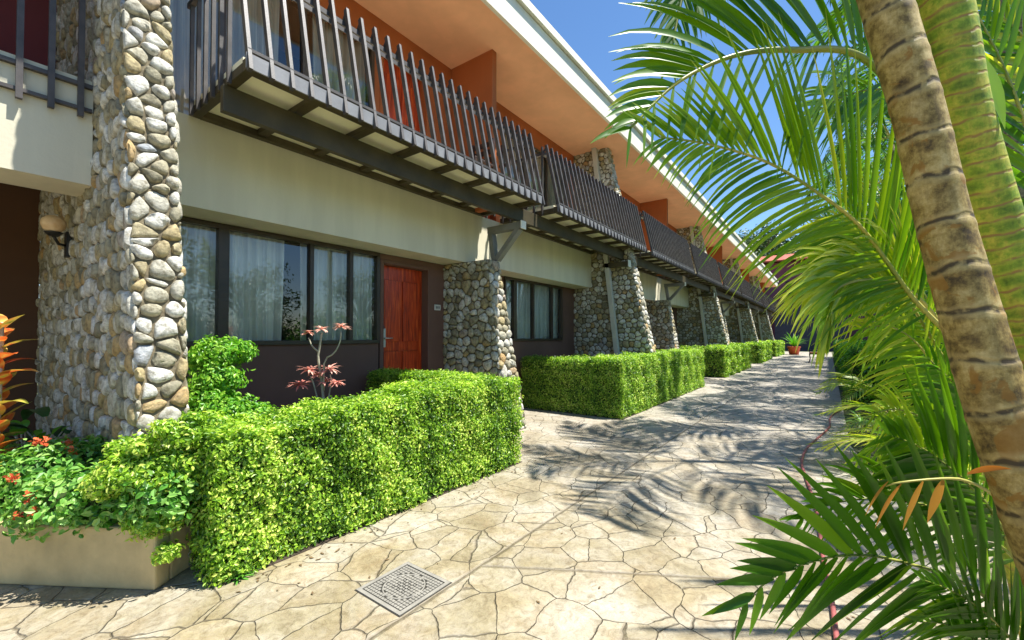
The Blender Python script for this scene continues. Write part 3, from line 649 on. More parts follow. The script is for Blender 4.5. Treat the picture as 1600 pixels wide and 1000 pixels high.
# ------------------------------------------------------------ hedges
HG = 'clipped hedges fronting the hotel rooms'
hedge('hedge', 'longest nearest clipped hedge in the foreground beside the low cream planter', [(-3.35, -2.76, .95, 1.75, 0, .83), (-3.35, -2.75, 1.7, 2.5, 0, .88), (-3.35, -2.75, 2.45, 3.9, 0, .93), (-4.9, -3.3, 3.42, 3.9, 0, .93)], 13500, .027, M['hedge'], HG, .017, six=True)
hedge('hedge', 'second clipped hedge from the camera, just past the first walkway to the doors', [(-3.4, -2.78, 6.88, 12.75, 0, 1.01), (-4.85, -3.3, 6.88, 7.4, 0, .98)], 8000, .033, M['hedge'], HG, .022)
for k, (lab, dn, sz) in enumerate((('third clipped hedge from the camera along the shaded path', 2300, .06), ('fourth clipped hedge from the camera along the shaded path', 1300, .08), ('farthest clipped hedge near the red pot at the end of the path', 900, .10))):
    o = 15.8+k*P0
    hedge('hedge', lab, [(-3.4, -2.78, o, o+5.9, 0, 1.0), (-4.85, -3.3, o, o+.5, 0, 1.0)], dn, sz, M['hedge'], HG, .05)
hedge('hedge', 'dark green clipped hedge on the right edge of the path beneath the palms', [(.36, 1.3, 11.2, 34, 0, 1.12)], 900, .075, M['shrub'], None, .05, vb=.35)
mb = MB(); mb.box(-4.98, -2.745, .97, 3.91, -.05, .006)
for k in range(5):
    if k < 4: mb.box(-4.98, -2.77, 6.88+k*P0, 12.79+k*P0, -.05, .006)
struct('planting_soil', mb, M['soil'])
# ------------------------------------------------------------ planter and its plants
pl = thing('planter', 'low cream plastered planter box at the foot of the nearest stone pillar', 'planter', (-3.5, .6, 0))
a = np.array([-4.35, -.13]); b = np.array([-2.99, .745]); d = (b-a)/np.linalg.norm(b-a); nrmv = np.array([-d[1], d[0]])
mb = MB(); c1 = b+nrmv*.35; c0 = a+nrmv*.7; th_ = .1
def wallseg(mb, p, q, z0, z1, t):
    p = np.array(p); q = np.array(q); e = (q-p)/np.linalg.norm(q-p); nn = np.array([-e[1], e[0]])*t
    V = [(*p, z0), (*q, z0), (*(q+nn), z0), (*(p+nn), z0), (*p, z1), (*q, z1), (*(q+nn), z1), (*(p+nn), z1)]
    mb.add(V, [(3, 2, 1, 0), (4, 5, 6, 7), (0, 1, 5, 4), (1, 2, 6, 5), (2, 3, 7, 6), (3, 0, 4, 7)])
wallseg(mb, a, b, 0, .34, .1); wallseg(mb, b+nrmv*.1-d*.1, b+nrmv*.6-d*.1, 0, .338, -.1)
under(mb.build('planter_wall', M['cream'], bevel=.012), pl)
mb = MB(); V = [(*(a+nrmv*.1), .29), (*(b+nrmv*.1), .29), (-3.4, 3.4, .29), (-4.98, 3.4, .29), (-7.2, .6, .29), (-7.2, -1.5, .29)]
mb.add(V, [(0, 1, 2, 3, 4, 5)]); under(mb.build('planter_soil', M['soil']), pl)
bl = []
for i in range(26):
    t = rnd.random(); q = a+d*t*1.62+nrmv*rnd.uniform(.02, .55); bl.append((q[0], q[1], rnd.uniform(.42, .58), .20, .18, .16))
gc = thing('flowering_shrub', 'low mint green bush with small orange flower heads spilling over the cream planter', 'bush', (-3.6, .5, .3))
under(clumps('foliage', bl, 1900, .042, [M['mint'], M['core']], None, .62, .25, .6, .3, .6, six=True), gc)
for (px, py, dd) in ((20, 745, 2.35), (48, 772, 2.32), (70, 690, 2.6), (105, 692, 2.7), (28, 808, 2.3), (52, 800, 2.3), (112, 706, 2.65), (240, 712, 2.75), (60, 690, 2.5)):
    c = at(px, py, dd); P = c+rng.normal(0, .012, (26, 3)); V, F, v = kites(P, P-c+np.array([.1, -.1, .2]), .024, .6, -.2, .6)
    fl = under(npmesh('flower_head', V, F, v, M['flower']), gc)
# leaf mass where the hedge meets the planter, and sprays over the pillar foot
bl = [(*at(px, py, dd), r, r, r*.75) for px, py, dd, r in
      ((200, 735, 2.36, .14), (170, 755, 2.34, .10), (250, 735, 2.42, .17), (246, 805, 2.42, .14), (262, 862, 2.36, .06), (300, 725, 2.55, .18), (190, 700, 2.40, .07), (225, 693, 2.35, .07), (285, 680, 2.45, .10), (330, 672, 2.7, .14), (258, 668, 2.38, .06), (300, 655, 2.5, .06), (380, 675, 2.9, .14), (450, 668, 3.2, .12))]
tag(clumps('shrub', bl, 11000, .029, [M['hedge'], M['core']], None, .62, .25, .5, .3, .75, six=True, corescale=.45), 'loose unclipped end of hedge spilling over the planter corner and pillar foot', 'bush')
def bush_at(name, label, spec, dens, size, mat, cat='bush', **k):
    bl = []
    for px, py, dd, r in spec: c = at(px, py, dd); bl.append((c[0], c[1], c[2], r, r, r*.62))
    return tag(clumps(name, bl, dens, size, [mat, M['core']], None, **k), label, cat)
bush_at('shrub', 'bright green layered shrub under the large window behind the nearest pillar', ((345, 550, 3.5, .20), (322, 560, 3.5, .16), (373, 548, 3.55, .13), (340, 590, 3.4, .18), (325, 620, 3.35, .18), (345, 640, 3.35, .22), (390, 650, 3.4, .17)), 5200, .036, M['shrub'], vb=.68, six=True, droop=.7)
# dark broad leaves and small green plants in the shade
def blade(mb, p, d, l, w, droop, mi=0, v=.5, up=(0, 0, 1), seg=6, fold=.12, vary=0):
    p = np.array(p, float); d = np.array(d, float); d /= np.linalg.norm(d); V = []; A = []
    for j in range(seg+1):
        f = j/seg; ws = w*max(.04, math.sin(math.pi*min(1, (f*.93+.06)**.85))); ax = np.cross(d, up); ax /= np.linalg.norm(ax)+1e-9; u = np.cross(ax, d)
        V += [p+ax*ws*.5+u*ws*fold, p, p-ax*ws*.5+u*ws*fold]; A += [v+vary*rng.normal(), v+vary*rng.normal()*1.5, v+vary*rng.normal()]
        d = d+np.array([0, 0, -droop/seg]); d /= np.linalg.norm(d); p = p+d*l/seg
    F = [q for j in range(seg) for q in ((j*3, j*3+1, j*3+4, j*3+3), (j*3+1, j*3+2, j*3+5, j*3+4))]
    mb.add(V, F, mi, np.clip(np.array(A), 0, 1), True)
def rosette(name, label, base, n, l, w, droop, mats, cat='plant', zl=(.3, 1.2), v=(.2, .9), stem=0, petiole=0, vary=0):
    t = thing(name, label, cat, tuple(base)); mb = MB(); sm = MB(); base = np.array(base, float)
    if stem: sm.tube([tuple(base), tuple(base+np.array([.01, .01, stem]))], .012, 6)
    for i in range(n):
        an = i*2.4+rnd.uniform(-.3, .3); e = rnd.uniform(*zl); d = np.array([math.cos(an), math.sin(an), e]); p = base+np.array([0, 0, stem*(.25+.75*i/n)])
        if petiole:
            q = p+d/np.linalg.norm(d)*petiole*rnd.uniform(.6, 1.2); sm.tube([tuple(p), tuple(q)], .005, 5); p = q
        blade(mb, p, d, l*rnd.uniform(.75, 1.15), w*rnd.uniform(.8, 1.1), droop*rnd.uniform(.6, 1.3), 0, rnd.uniform(*v), vary=vary)
    o = mb.build('leaves', mats[0]); under(o, t)
    if sm.v: under(sm.build('stems', mats[1]), t)
    return t
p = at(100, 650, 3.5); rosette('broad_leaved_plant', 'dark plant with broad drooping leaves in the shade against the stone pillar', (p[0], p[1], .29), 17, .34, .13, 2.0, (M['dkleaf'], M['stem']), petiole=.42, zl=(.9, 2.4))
p = at(40, 640, 3.3); rosette('leafy_plant', 'small mid green plant of rounded leaves left of the dark broad leaved plant', (p[0], p[1], .29), 30, .10, .06, 1.0, (M['shrub'], M['stem']), petiole=.38, zl=(.7, 2.6), v=(.1, .6))
p = at(-2, 560, 2.75); rosette('croton', 'croton with yellow, orange and red variegated leaves at the left edge', (p[0], p[1], .29), 40, .20, .10, .9, (M['croton'], M['stem']), stem=1.2, zl=(.4, 1.7), v=(.15, .85), vary=.16)
# stalked plant with pink leaf rosettes under the window
t = thing('pink_rosette_plant', 'tall bare branching plant tipped with pink rosettes below the window', 'plant', tuple(at(510, 640, 4.1)))
sm = MB(); hd = MB(); D4 = 4.1
def stk(pts, r): sm.tube([tuple(x) for x in spline([at(x, y, D4+dz) for x, y, dz in pts], 10)], [r*.62*(1-.35*i/9) for i in range(10)], 7)
stk([(508, 660, 0), (503, 600, 0), (497, 560, 0), (499, 545, 0), (503, 520, 0)], .022); stk([(497, 549, 0), (488, 541, .02), (482, 528, .03)], .014)
stk([(506, 610, 0), (507, 565, -.02), (522, 552, -.03), (531, 535, -.03), (533, 519, -.03)], .014); stk([(500, 640, 0), (490, 600, -.03), (485, 588, -.03)], .013); stk([(510, 640, 0), (517, 600, .03), (516, 585, .03)], .013)
for (x, y, dz, r, vv) in ((481, 520, .03, .07, .75), (503, 514, 0, .085, .8), (533, 510, -.03, .10, .8), (484, 578, -.03, .12, .65), (497, 586, 0, .11, .6), (514, 576, .03, .13, .7), (468, 602, .0, .13, .3), (527, 598, .0, .10, .4), (508, 596, .03, .1, .6)):
    c = at(x, y, D4+dz); hd = MB()
    for i in range(24):
        an = i*2.4; e = rnd.uniform(-.1, 1.0); blade(hd, c, (math.cos(an), math.sin(an), e), r*rnd.uniform(.75, 1.1), .022, .7, 0, min(1, max(0, vv+rnd.uniform(-.25, .2))), seg=4)
    under(hd.build('leaf_rosette', M['pink']), t)
under(sm.build('stalk', M['stem']), t)
# small weeds in the crack at the hedge foot
for (px, py, lab) in ((372, 905, 'tiny grey green weed at the hedge foot nearest the planter'), (495, 842, 'tiny weed growing at the middle of the near hedge foot')):
    d0 = 1.4*FP/(py-525); p = at(px, py, d0); rosette('weed', lab, (p[0], p[1], 0), 14, .09, .014, 1.2, (M['mint'], M['stem']), zl=(.2, 1.6), v=(.3, .7))
# ------------------------------------------------------------ manhole cover
t = thing('manhole_cover', 'square grey concrete inspection cover set in the near paving', 'manhole cover', (-1.91, 1.585, 0))
mb = MB(); x0, x1, y0, y1 = -2.105, -1.735, 1.405, 1.765; q = .022
mb.box(x0, x1, y0, y0+q, -.02, .006); mb.box(x0, x1, y1-q, y1, -.02, .006); mb.box(x0, x0+q, y0+q, y1-q, -.02, .006); mb.box(x1-q, x1, y0+q, y1-q, -.02, .006)
cv = pm('cover_concrete', (.25, .235, .20), .85, .12, 12, .3, 80); cvd = pm('cover_gap', (.03, .027, .02), .9, .2, 20, .3)
mb.box(x0-.006, x1+.006, y0-.006, y1+.006, -.03, .0022, 1); under(mb.build('frame', [cv, cvd]), t)
mb = MB(); mb.box(x0+q, x1-q, y0+q, y1-q, -.02, .0012, 1)
n = 15; g = (x1-x0-2*q-.012)/n; cx = (x0+x1)/2; cy = (y0+y1)/2; gy = (y1-y0-2*q-.012)/n
for i in range(n):
    for j in range(n):
        a_ = x0+q+.006+i*g; b_ = y0+q+.006+j*gy; r_ = math.hypot(a_+g/2-cx, b_+gy/2-cy); 
        if .108 < r_ < .122: continue
        hole = r_ < .06 and (i+j) % 2 == 0
        m_ = .005 if hole else .0022; mb.box(a_+m_, a_+g-m_, b_+m_, b_+gy-m_, .0013, .0048)
mb.lathe((cx, cy, 0), [(.110, .0013), (.111, .0055), (.117, .0055), (.118, .0013)], 48)
under(mb.build('lid', [cv, cvd]), t)
# ------------------------------------------------------------ hose
P = spline([at(1312, 1060, 1.4*FP/(1060-525)), *[at(x, y, 1.4*FP/(y-525)) for x, y in ((1307, 1000), (1298, 930), (1287, 880), (1276, 800), (1258, 745), (1253, 722), (1262, 700), (1281, 683), (1296, 668), (1300, 650), (1330, 632))]], 90)
P[:, 2] = .014
mb = MB(); mb.tube([tuple(x) for x in P], .0125, 8); tag(mb.build('garden_hose', M['hose']), 'thin dusty red garden hose lying along the path under the palm fronds', 'hose')
# ------------------------------------------------------------ things at the far end of the path
t = thing('potted_plant', 'red pot with a small plant at the far end of the hedges', 'potted plant', (-2.05, 38.5, 0))
mb = MB(); mb.lathe((-2.05, 38.5, 0), [(0, 0), (.30, 0), (.40, .52), (.44, .54), (.44, .62), (.36, .62), (.34, .55), (0, .55)], 18); under(mb.build('pot', M['pot']), t)
mb = MB()
for i in range(36):
    an = i*2.4; blade(mb, (-2.05, 38.5, .55), (math.cos(an), math.sin(an), rnd.uniform(1, 5)), rnd.uniform(.6, 1.5), .09, 1.1, 0, rnd.uniform(.1, .8))
under(mb.build('leaves', M['shrub']), t)
t = thing('garden_chair', 'dark iron chair with a reddish cushion standing at the far right of the path', 'chair', (-.55, 27.5, 0))
mb = MB(); cx, cy = -.55, 27.5
for sx in (-1, 1):
    for sy in (-1, 1): mb.tube([(cx+sx*.26, cy+sy*.25, 0), (cx+sx*.2, cy+sy*.2, .22), (cx+sx*.23, cy+sy*.22, .46)], .02, 7)
for i in range(7): mb.tube([(cx+.24, cy-.21+i*.07, .46), (cx+.28, cy-.22+i*.073, .95)], .012, 6)
mb.tube([(cx+.28, cy-.24, .95), (cx+.28, cy+.24, .95)], .02, 7); mb.box(cx-.25, cx+.25, cy-.24, cy+.24, .44, .47)
for sy in (-1, 1): mb.tube([(cx+.26, cy+sy*.24, .68), (cx-.22, cy+sy*.25, .68), (cx-.22, cy+sy*.23, .46)], .016, 6)
under(mb.build('chair_frame', M['black']), t)
mb = MB(); mb.box(cx-.24, cx+.22, cy-.22, cy+.22, .472, .56); under(mb.build('cushion', M['fabric'], bevel=.03), t)
# balcony chair and small table behind the first balcony's slats
def bchair(x, y, label):
    t = thing('balcony_chair', label, 'chair', (x, y, 3.47)); m = MB()
    for sx in (-1, 1):
        for sy in (-1, 1): m.beam((x+sx*.2, y+sy*.2, 3.47), (x+sx*.2, y+sy*.2, 3.9 if sy < 0 else 4.32), .04, .04)
    for z in (4.02, 4.14, 4.26): m.box(x-.2, x+.2, y+.19, y+.21, z-.035, z+.035)
    under(m.build('chair_frame', M['wood_d']), t); m = MB(); m.box(x-.22, x+.22, y-.22, y+.18, 3.885, 3.925); under(m.build('seat', M['wood_d'], bevel=.01), t)
bchair(-4.15, 4.68, 'dark wooden chair behind the slats at the far end of the nearest balcony')
# end building
t = thing('end_building', 'plum coloured building with red tiled roof closing the end of the path', 'building', (0, 52, 0))
mb = MB(); mb.box(-8, 9, 52, 60, -.1, 9.0); mb.box(-4.2, 1.5, 49.5, 51.99, -.1, 4.4, 1); under(mb.build('walls', [M['purple'], pm('slate_wall', (.05, .055, .085), .8)]), t)
mb = MB(); mb.prism([(-8.6, 9.3), (9.6, 9.3), (9.6, 9.55), (-8.6, 9.55)], 51.2, 61)
V = [(-8.7, 51.0, 9.0), (9.7, 51.0, 9.0), (9.7, 56, 10.3), (-8.7, 56, 10.3), (-8.7, 51.0, 9.15), (9.7, 51.0, 9.15), (9.7, 56, 10.45), (-8.7, 56, 10.45)]
mb = MB(); mb.add(V, [(3, 2, 1, 0), (4, 5, 6, 7), (0, 1, 5, 4), (1, 2, 6, 5), (2, 3, 7, 6), (3, 0, 4, 7)])
V = [(-8.7, 61, 9.0), (9.7, 61, 9.0), (9.7, 56, 10.3), (-8.7, 56, 10.3), (-8.7, 61, 9.15), (9.7, 61, 9.15), (9.7, 56, 10.45), (-8.7, 56, 10.45)]
mb.add(V, [(0, 1, 2, 3), (7, 6, 5, 4), (4, 5, 1, 0), (5, 6, 2, 1), (6, 7, 3, 2), (7, 4, 0, 3)]); under(mb.build('roof', M['roofred']), t)
for (a_, b_, z_, h_) in ((-6.4, -5.2, 5.4, 1.6), (-3.4, -2.2, 5.4, 1.6), (-.4, .8, 5.4, 1.6), (3, 4.2, 5.4, 1.6)):
    mb = MB(); mb.box(a_, b_, 51.9, 51.995, z_, z_+h_); mb.box(a_+.08, b_-.08, 51.86, 51.9, z_+.08, z_+h_/2-.04); mb.box(a_+.08, b_-.08, 51.86, 51.9, z_+h_/2+.04, z_+h_-.08); under(mb.build('window', M['dark']), t)
mb = MB(); mb.box(.4, .75, 54, 54.4, 9.8, 11.4); under(mb.build('vent_pipe', M['fascia'], bevel=.03), t)
# ------------------------------------------------------------ trees
def tree(label, x, y, h, r, seed, size=.2, dens=26, mat='tree', vb=.5, group=None, lobes=16, low=.45):
    q = random.Random(seed); t = thing('tree', label, 'tree', (x, y, 0), group); m = MB(); th = h*low
    m.tube([(x, y, -.1), (x+.1, y, th*.6), (x-.05, y+.1, th), (x, y, h*.75)], [r*.085, r*.065, r*.05, r*.02], 9); bl = []
    for i in range(lobes):
        an = i*2.4; rr = r*math.sqrt((i+.5)/lobes)*.8; z = th+(h-th)*(.25+.62*q.random()*(1-.4*rr/r)); bx, by = x+rr*math.cos(an), y+rr*math.sin(an)
        m.tube([(x, y, th*.85), ((x+bx)/2, (y+by)/2, (th+z)/2+.2), (bx, by, z)], [r*.03, r*.02, r*.006], 6, cap=False); s = r*q.uniform(.26, .44); bl.append((bx, by, z, s, s, s*.7))
    under(m.build('trunk', M['bark']), t)
    under(clumps('crown', bl, dens, size, [M[mat], M['core']], None, vb, .25, .5, .4, .75, core=False), t)
tree('big dark leafy tree rising over the far end of the roof', -8, 64, 17.5, 6.5, 1, .42, 10)
tree('rounded dark tree standing behind the red tiled roof', 0, 70, 17.5, 7, 2, .45, 9)
G = 'bushy trees behind the palms on the right'
for i, (x, y, h, r) in enumerate(((3.6, 17, 6.0, 2.2), (4.5, 24, 9.0, 3.0), (5.5, 34, 11, 4.0), (4.0, 12, 5.0, 1.9), (8, 20, 8.5, 3.2))):
    tree('%s sunlit bushy tree from the camera seen through the fronds' % ('second', 'fourth', 'fifth and tallest', 'nearest', 'third')[i], x, y, h, r, 10+i, .16, 24, 'shrub', .5, G)
tag(clumps('added_shrub_bank', [(9.5+(i % 3)*2.6, -1+i*1.05, 1.1, 1.7, 1.4, 1.5+.6*(i % 2)) for i in range(30)], 60, .16, [M['tree'], M['core']], None, .55, .3, core=True), 'added unseen bank of dark shrubs that darkens the window reflections', 'shrubbery', None, 'stuff')  # unseen bank added to cover the bright horizon in the pane reflections
G = 'leafy trees across the garden reflected in the windows'
for i, (x, y, h, r) in enumerate(((11, 4.5, 6.2, 2.6), (12.5, 9, 5.2, 2.4), (9.5, 1.5, 5.5, 2.0), (15, 17, 6, 2.8), (16, 23, 6.5, 3))):
    tree('%s leafy tree from the camera across the garden, reflected in the windows' % ('second', 'third', 'nearest', 'fourth', 'fifth')[i], x, y, h, r, 20+i, .18, 18, 'tree', .6, G)
tag(clumps('understory', [(1.5+rnd.uniform(0, 3.2), 7.5+i*1.25, rnd.uniform(.4, 1.5), rnd.uniform(.7, 1.3), rnd.uniform(.7, 1.2), rnd.uniform(.8, 1.6)) for i in range(22)], 150, .11, [M['shrub'], M['core']], None, .45, .3, core=True), 'dense dark green understory filling the bed right of the path', 'shrubbery', None, 'stuff')
# ------------------------------------------------------------ palms of the middle distance (their shadows fall on the path)
protos = []
def crown_frond(L, arch, seed, wid=.05):
    pts = [(0, 0, 0), (L*.22, 0, L*.26*arch), (L*.5, 0, L*.36*arch), (L*.78, 0, L*.22*arch), (L, 0, -L*.08)]
    return frond('frond', pts, (0, 0, 1), 40, L*.32, wid, None, [M['palmd'], M['rachis']], seed, .9, .16, 60, 30, .016, .5, .18, seg=4, curl=.3, jit=1)
fr0 = [crown_frond(2.5, 1.0, 1), crown_frond(2.2, 1.5, 2), crown_frond(2.7, .6, 3)]; used = [0, 0, 0]
def palm(x, y, h, nf, sc, seed, lean=(.15, -.2), label='', group='tall palms lining the right side of the path'):
    q = random.Random(seed); t = thing('palm_tree', label, 'palm tree', (x, y, 0), group); m = MB()
    P = spline([(x, y, -.1), (x+lean[0]*.3, y+lean[1]*.3, h*.4), (x+lean[0], y+lean[1], h)], 14); m.tube([tuple(p) for p in P], list(np.linspace(.085, .05, 14)), 9, 0, P[:, 2]*1.0)
    under(m.build('trunk', M['ftrunk']), t)
    for i in range(nf):
        k = i % 3; src = fr0[k]
        if used[k]: c = src.copy(); COL.objects.link(c)
        else: c = src; used[k] = 1
        c.parent = t; c.location = (lean[0], lean[1], h-.05); e = q.uniform(-.15, .45)-(.9 if i < nf//3 else 0)
        c.rotation_euler = (q.uniform(-.2, .2), e*-.8+.1, i*2.4+q.uniform(-.3, .3)); s = sc*q.uniform(.85, 1.1); c.scale = (s, s, s)
ORD = ('nearest', 'second', 'third', 'fourth', 'fifth', 'sixth', 'seventh', 'eighth', 'ninth', 'tenth', 'eleventh', 'farthest')
PL = sorted(((1.75, 6.9, 7.3, 10, 1.0), (2.2, 9.4, 7.4, 14, 1.0), (1.9, 11.6, 7.2, 15, 1.0), (2.3, 14.0, 7.6, 15, 1.05), (1.9, 16.6, 7.2, 15, 1.05), (2.2, 19.6, 7.6, 15, 1.1), (1.9, 23, 7.6, 15, 1.15), (2.2, 27, 8.0, 15, 1.2), (2.0, 31.5, 8, 15, 1.2), (2.2, 36, 8, 15, 1.2)), key=lambda p: p[1])
for i, (x, y, h, nf, sc) in enumerate(PL):
    palm(x, y, h, nf, sc, 40+i, (-.35, -.2) if x < 2 else (.1, -.1), '%s tall slender palm from the camera in the row right of the path' % ORD[i])
# ------------------------------------------------------------ foreground palms
VN = -_F                                              # fronds lie roughly facing back along the path towards the viewer's side
def fpts(L): return [at(*p) for p in L]
def fthing(label, trunk, rads, mat, spacing=None):
    base = at(*trunk[-1]); t = thing('palm_tree', label, 'palm tree', (base[0], base[1], 0)); C = spline(fpts(trunk), 320); R = np.interp(np.linspace(0, 1, 320), np.linspace(0, 1, len(rads)), rads)
    s = np.concatenate([[0], np.cumsum(np.linalg.norm(np.diff(C, axis=0), axis=1))])
    if spacing:
        ph = (s/spacing) % 1; R = R*(1+.028*np.exp(-((ph-.92)/.08)**2))
    m = MB(); m.tube([tuple(p) for p in C], list(R), 28, 0, s); under(m.build('trunk', mat), t); return t
p1 = fthing('brown ringed palm trunk leaning across the right foreground', [(1284, -350, 1.05), (1382, 0, .97), (1431, 165, .94), (1470, 330, .92), (1509, 470, .89), (1560, 640, .86), (1622, 800, .83), (1698, 1000, .82), (1860, 1500, .82), (1900, 1640, .82)], [.046, .045, .044, .045, .047, .050, .055, .061, .073, .075], M['trunk'], .098)
p2 = fthing('green ringed palm stem leaning behind the brown trunk at the right edge', [(1390, -400, 1.05), (1472, 0, 1.04), (1500, 165, 1.03), (1544, 330, 1.03), (1592, 470, 1.02), (1652, 640, 1.0), (1780, 1000, 1.0), (1940, 1400, 1.0)], [.05, .052, .052, .054, .056, .06, .066, .07], M['gtrunk'])
p3 = thing('palm_tree', 'young clumping palm behind the brown trunk sending long green fronds over the path', 'palm tree', tuple(at(1620, 1150, 1.7)*np.array([1, 1, 0])))
m = MB(); C = spline([at(1500, 440, 1.6), at(1535, 650, 1.62), at(1600, 950, 1.66), at(1640, 1150, 1.68)], 20); m.tube([tuple(p) for p in C], .03, 10, 0, np.linspace(0, 1, 20)); under(m.build('trunk', M['gtrunk']), p3)
def FF(pts, nl, L, W, seed, par=p3, **k):
    nv = k.pop('nv', VN); return under(frond('frond', fpts(pts), nv, nl, L, W, None, k.pop('mats', None), seed, **k), par)
# A: high arching frond
FF([(1490, 440, 1.58), (1440, 210, 1.5), (1350, 92, 1.4), (1240, 78, 1.32), (1150, 86, 1.26), (1060, 128, 1.2), (985, 200, 1.14)], 42, .52, .036, 101, droop=(.8, .55), s0=.34, a0=60, a1=30, rad=.0145, vb=.46, vs=.10, sides=(.5, 1), wside=(.45, 1), jit=.35, curl=.12)
# B: middle frond with upright leaflets and leftward sweep
FF([(1500, 540, 1.58), (1430, 470, 1.5), (1388, 412, 1.45), (1340, 350, 1.4), (1276, 300, 1.34), (1200, 254, 1.28), (1110, 226, 1.22), (1030, 214, 1.17)], 46, .54, .029, 102, droop=(.8, .16), s0=.14, a0=52, a1=26, rad=.009, vb=.62, vs=.12, curl=.1, sides=(1.3, 1), wside=(.6, 1), lside=(1.0, 1.05), jit=.25)
# B2: second frond lying just behind, leaflets sweeping left and down
FF([(1510, 620, 1.75), (1450, 520, 1.7), (1400, 440, 1.65), (1345, 395, 1.6), (1280, 370, 1.55)], 42, .52, .018, 103, droop=(.8, .45), s0=.1, a0=50, a1=30, rad=.007, vb=.75, vs=.12, sides=(1, 1), jit=.4)
# C: drooping yellow frond over the far path
FF([(1510, 560, 1.7), (1430, 462, 1.55), (1365, 438, 1.48), (1310, 450, 1.42), (1297, 490, 1.4), (1290, 535, 1.4)], 60, .46, .018, 104, droop=.9, s0=.36, a0=34, a1=8, rad=.010, vb=.84, vs=.08, lside=(.5, 1.05), jit=.4, curl=0)
FF([(1500, 500, 1.7), (1440, 420, 1.62), (1385, 385, 1.56), (1320, 372, 1.5), (1262, 385, 1.46)], 36, .42, .017, 122, droop=.8, s0=.2, a0=44, a1=20, rad=.007, vb=.80, vs=.10, jit=.4, curl=0)
FF([(1500, 530, 1.75), (1420, 455, 1.64), (1350, 430, 1.56), (1290, 440, 1.5), (1238, 472, 1.46)], 38, .36, .015, 123, droop=1.1, s0=.3, a0=40, a1=16, rad=.006, vb=.82, vs=.10, jit=.5, curl=0)
FF([(1480, 200, 1.6), (1420, 150, 1.55), (1360, 140, 1.5), (1290, 165, 1.46), (1240, 215, 1.42)], 22, .30, .018, 124, droop=.7, s0=.2, a0=36, a1=16, rad=.005, vb=.5, vs=.10, jit=.5, curl=0)
# arching fronds in the middle right
FF([(1540, 760, 1.75), (1500, 640, 1.7), (1440, 545, 1.65), (1390, 510, 1.6), (1345, 515, 1.55)], 32, .42, .020, 105, droop=.75, s0=.1, a0=60, a1=34, vb=.74, vs=.12, rad=.006, jit=.5)
FF([(1560, 820, 1.6), (1500, 720, 1.55), (1450, 660, 1.5), (1405, 640, 1.45), (1365, 645, 1.4)], 30, .40, .024, 106, droop=.6, s0=.1, a0=56, a1=30, vb=.66, vs=.12, rad=.006, jit=.5)
FF([(1590, 880, 1.25), (1550, 800, 1.22), (1500, 745, 1.2), (1440, 700, 1.16), (1390, 680, 1.12)], 22, .38, .036, 107, droop=(.3, .05), s0=.1, a0=44, a1=22, vb=.42, vs=.10, rad=.006, jit=.35)
FF([(1600, 800, 1.45), (1560, 700, 1.42), (1510, 620, 1.4), (1450, 560, 1.36)], 16, .34, .032, 121, droop=(.4, .05), s0=.1, a0=40, a1=22, vb=.45, vs=.10, rad=.006, jit=.35)
# E: big dark lower frond
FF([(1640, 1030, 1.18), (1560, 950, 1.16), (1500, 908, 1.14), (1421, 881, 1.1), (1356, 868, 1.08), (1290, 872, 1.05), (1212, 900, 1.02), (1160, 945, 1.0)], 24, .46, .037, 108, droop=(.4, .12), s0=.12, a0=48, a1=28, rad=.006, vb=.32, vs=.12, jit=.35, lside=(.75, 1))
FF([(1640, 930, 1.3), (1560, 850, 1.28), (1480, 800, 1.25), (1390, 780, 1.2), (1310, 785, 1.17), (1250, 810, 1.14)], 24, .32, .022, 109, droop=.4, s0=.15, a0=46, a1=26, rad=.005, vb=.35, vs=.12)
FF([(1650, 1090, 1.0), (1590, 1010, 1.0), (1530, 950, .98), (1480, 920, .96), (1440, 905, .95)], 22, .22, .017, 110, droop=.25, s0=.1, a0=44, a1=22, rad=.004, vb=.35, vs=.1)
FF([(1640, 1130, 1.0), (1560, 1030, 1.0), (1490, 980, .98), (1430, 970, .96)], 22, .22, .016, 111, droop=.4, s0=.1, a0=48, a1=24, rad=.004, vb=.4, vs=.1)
# J: frond hanging in from above, K: foliage behind the stems at top right
FF([(1250, -420, 1.7), (1130, -200, 1.62), (1078, -50, 1.55), (1058, 30, 1.52), (1046, 100, 1.5)], 34, .38, .026, 112, par=p1, droop=.5, s0=.3, a0=50, a1=22, rad=.014, vb=.3, vs=.1, jit=.4)
FF([(1680, 520, 2.0), (1640, 330, 2.0), (1590, 160, 2.0), (1530, 30, 2.0), (1470, -60, 2.0)], 34, .6, .036, 114, par=p2, droop=.5, s0=.05, a0=56, a1=30, rad=.012, vb=.4, vs=.2)
FF([(1720, 260, 2.4), (1650, 120, 2.4), (1570, 30, 2.4), (1500, -20, 2.4)], 34, .7, .04, 115, par=p2, droop=.6, s0=.05, a0=60, a1=30, rad=.012, vb=.7, vs=.2)
FF([(1520, 330, 1.35), (1480, 240, 1.33), (1440, 175, 1.3), (1410, 150, 1.28)], 6, .24, .026, 116, par=p2, droop=.3, s0=.3, a0=40, a1=20, rad=.005, vb=.45, vs=.08, sides=(1, 1))
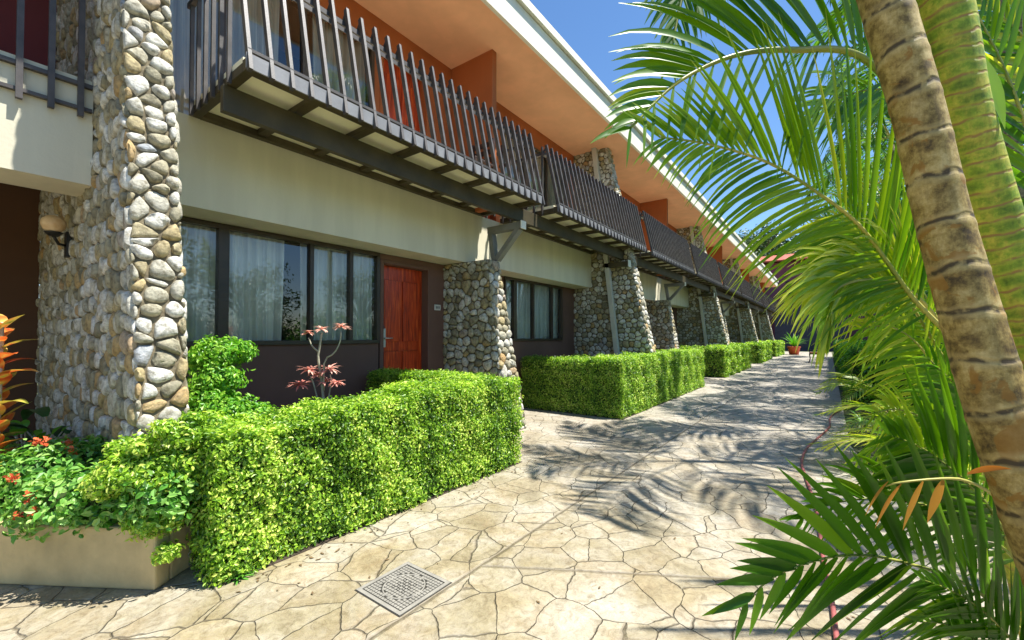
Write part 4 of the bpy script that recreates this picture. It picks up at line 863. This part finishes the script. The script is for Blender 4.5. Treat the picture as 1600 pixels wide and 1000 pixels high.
# more layers filling the right middle ground
FF([(1600, 720, 2.2), (1530, 600, 2.2), (1470, 500, 2.2), (1420, 420, 2.2), (1390, 350, 2.2)], 32, .5, .030, 117, droop=.4, s0=.05, a0=50, a1=26, vb=.6, vs=.15, rad=.008)
FF([(1620, 800, 2.4), (1540, 640, 2.4), (1470, 560, 2.4), (1400, 530, 2.35), (1350, 560, 2.3)], 32, .48, .024, 118, droop=.8, s0=.05, a0=58, a1=30, vb=.65, vs=.15, rad=.007)
FF([(1600, 860, 2.0), (1530, 760, 2.0), (1470, 710, 1.95), (1400, 690, 1.9), (1340, 720, 1.85)], 30, .4, .024, 119, droop=.7, s0=.05, a0=56, a1=28, vb=.55, vs=.15, rad=.007)
# orange dying leaflets and pale sprouts on the stems
mb = MB()
for (x, y, d_, ex, ey, w_) in ((1474, 750, .97, 1438, 808, .024), (1442, 752, .97, 1397, 818, .015), (1408, 756, .98, 1352, 810, .010), (1512, 740, .8, 1568, 712, .012), (1388, 752, 1.0, 1340, 790, .007)):
    mb = MB(); p = at(x, y, d_); q = at(ex, ey, d_-.02); blade(mb, p, q-p, np.linalg.norm(q-p), w_, .8, 0, rnd.uniform(.1, .9), up=tuple(VN), seg=8); under(mb.build('dry_leaflet', M['dry']), p3)
mb = MB(); mb.tube([tuple(x) for x in spline([at(1640, 860, 1.0), at(1560, 780, .98), at(1512, 752, .97), (at(1470, 748, .97)), at(1405, 754, .98), at(1384, 760, 1.0)], 16)], list(np.linspace(.005, .0015, 16)), 6, 0, .8); under(mb.build('dry_stalk', M['rachis']), p3)
for (x, y, d_, ex, ey, w_) in ((1452, 85, 1.05, 1392, 40, .022), (1458, 108, 1.05, 1392, 75, .020), (1535, 90, 1.03, 1572, 200, .04)):
    mb = MB(); p = at(x, y, d_); q = at(ex, ey, d_-.06); blade(mb, p, q-p, np.linalg.norm(q-p), w_, .1, 0, .72, up=tuple(VN), seg=6); under(mb.build('sprout', M['palm']), p2)
# young palms at ground level beside the path
def young(label, x, y, n, L, seed, vb, group=None):
    q = random.Random(seed); t = thing('young_palm', label, 'palm', (x, y, 0), group)
    for i in range(n):
        an = i*2.4+q.random(); l = L*q.uniform(.8, 1.15); c, s = math.cos(an), math.sin(an); e = q.uniform(.5, 1.0)
        pts = [(x, y, .02), (x+c*l*.25, y+s*l*.25, l*.35*e), (x+c*l*.6, y+s*l*.6, l*.5*e), (x+c*l, y+s*l, l*.32*e)]
        under(frond('frond', pts, (0, 0, 1), 22, l*.34, .028, None, None, seed+i, droop=.5, s0=.2, a0=55, a1=28, rad=.007, vb=vb, vs=.12, seg=4), t)
young('bright yellow green young palm low beside the path', .95, 5.9, 11, 1.0, 200, .95)
young('young palm low beside the path just behind the brightest one', 1.0, 7.8, 11, 1.1, 220, .8)
young('spreading young palm at the foot of the right hedge', .9, 10.2, 10, 1.2, 240, .75)
young('dark young palm in the bed behind the brown trunk', 1.9, 4.6, 8, 1.2, 260, .4)
rosette('spider_plant', 'pale green tuft of narrow leaves at the path edge below the right hedge', (.42, 8.9, 0), 44, .34, .02, 1.6, (M['mint'], M['stem']), zl=(.4, 2.2), v=(.6, 1))

# fallen leaves and bits along the hedge foot
n = 420; px = np.where(rng.random(n) < .7, -2.72+np.abs(rng.normal(0, .12, n)), rng.uniform(-2.6, .2, n)); py = rng.uniform(1.0, 13, n)
P = np.stack([px, py, np.full(n, .006)], 1); V, F, v = kites(P, np.tile([0, 0, 6.0], (n, 1)), .028, .45, 0, .5); V[:, 2] = np.abs(V[:, 2]-.006)*.4+.004
tag(npmesh('leaf_litter', V, F, v, pm('dry_leaf', (.16, .10, .04), .8, .4, 30)), 'scattered dry fallen leaves along the hedge foot', 'leaf litter', None, 'stuff')
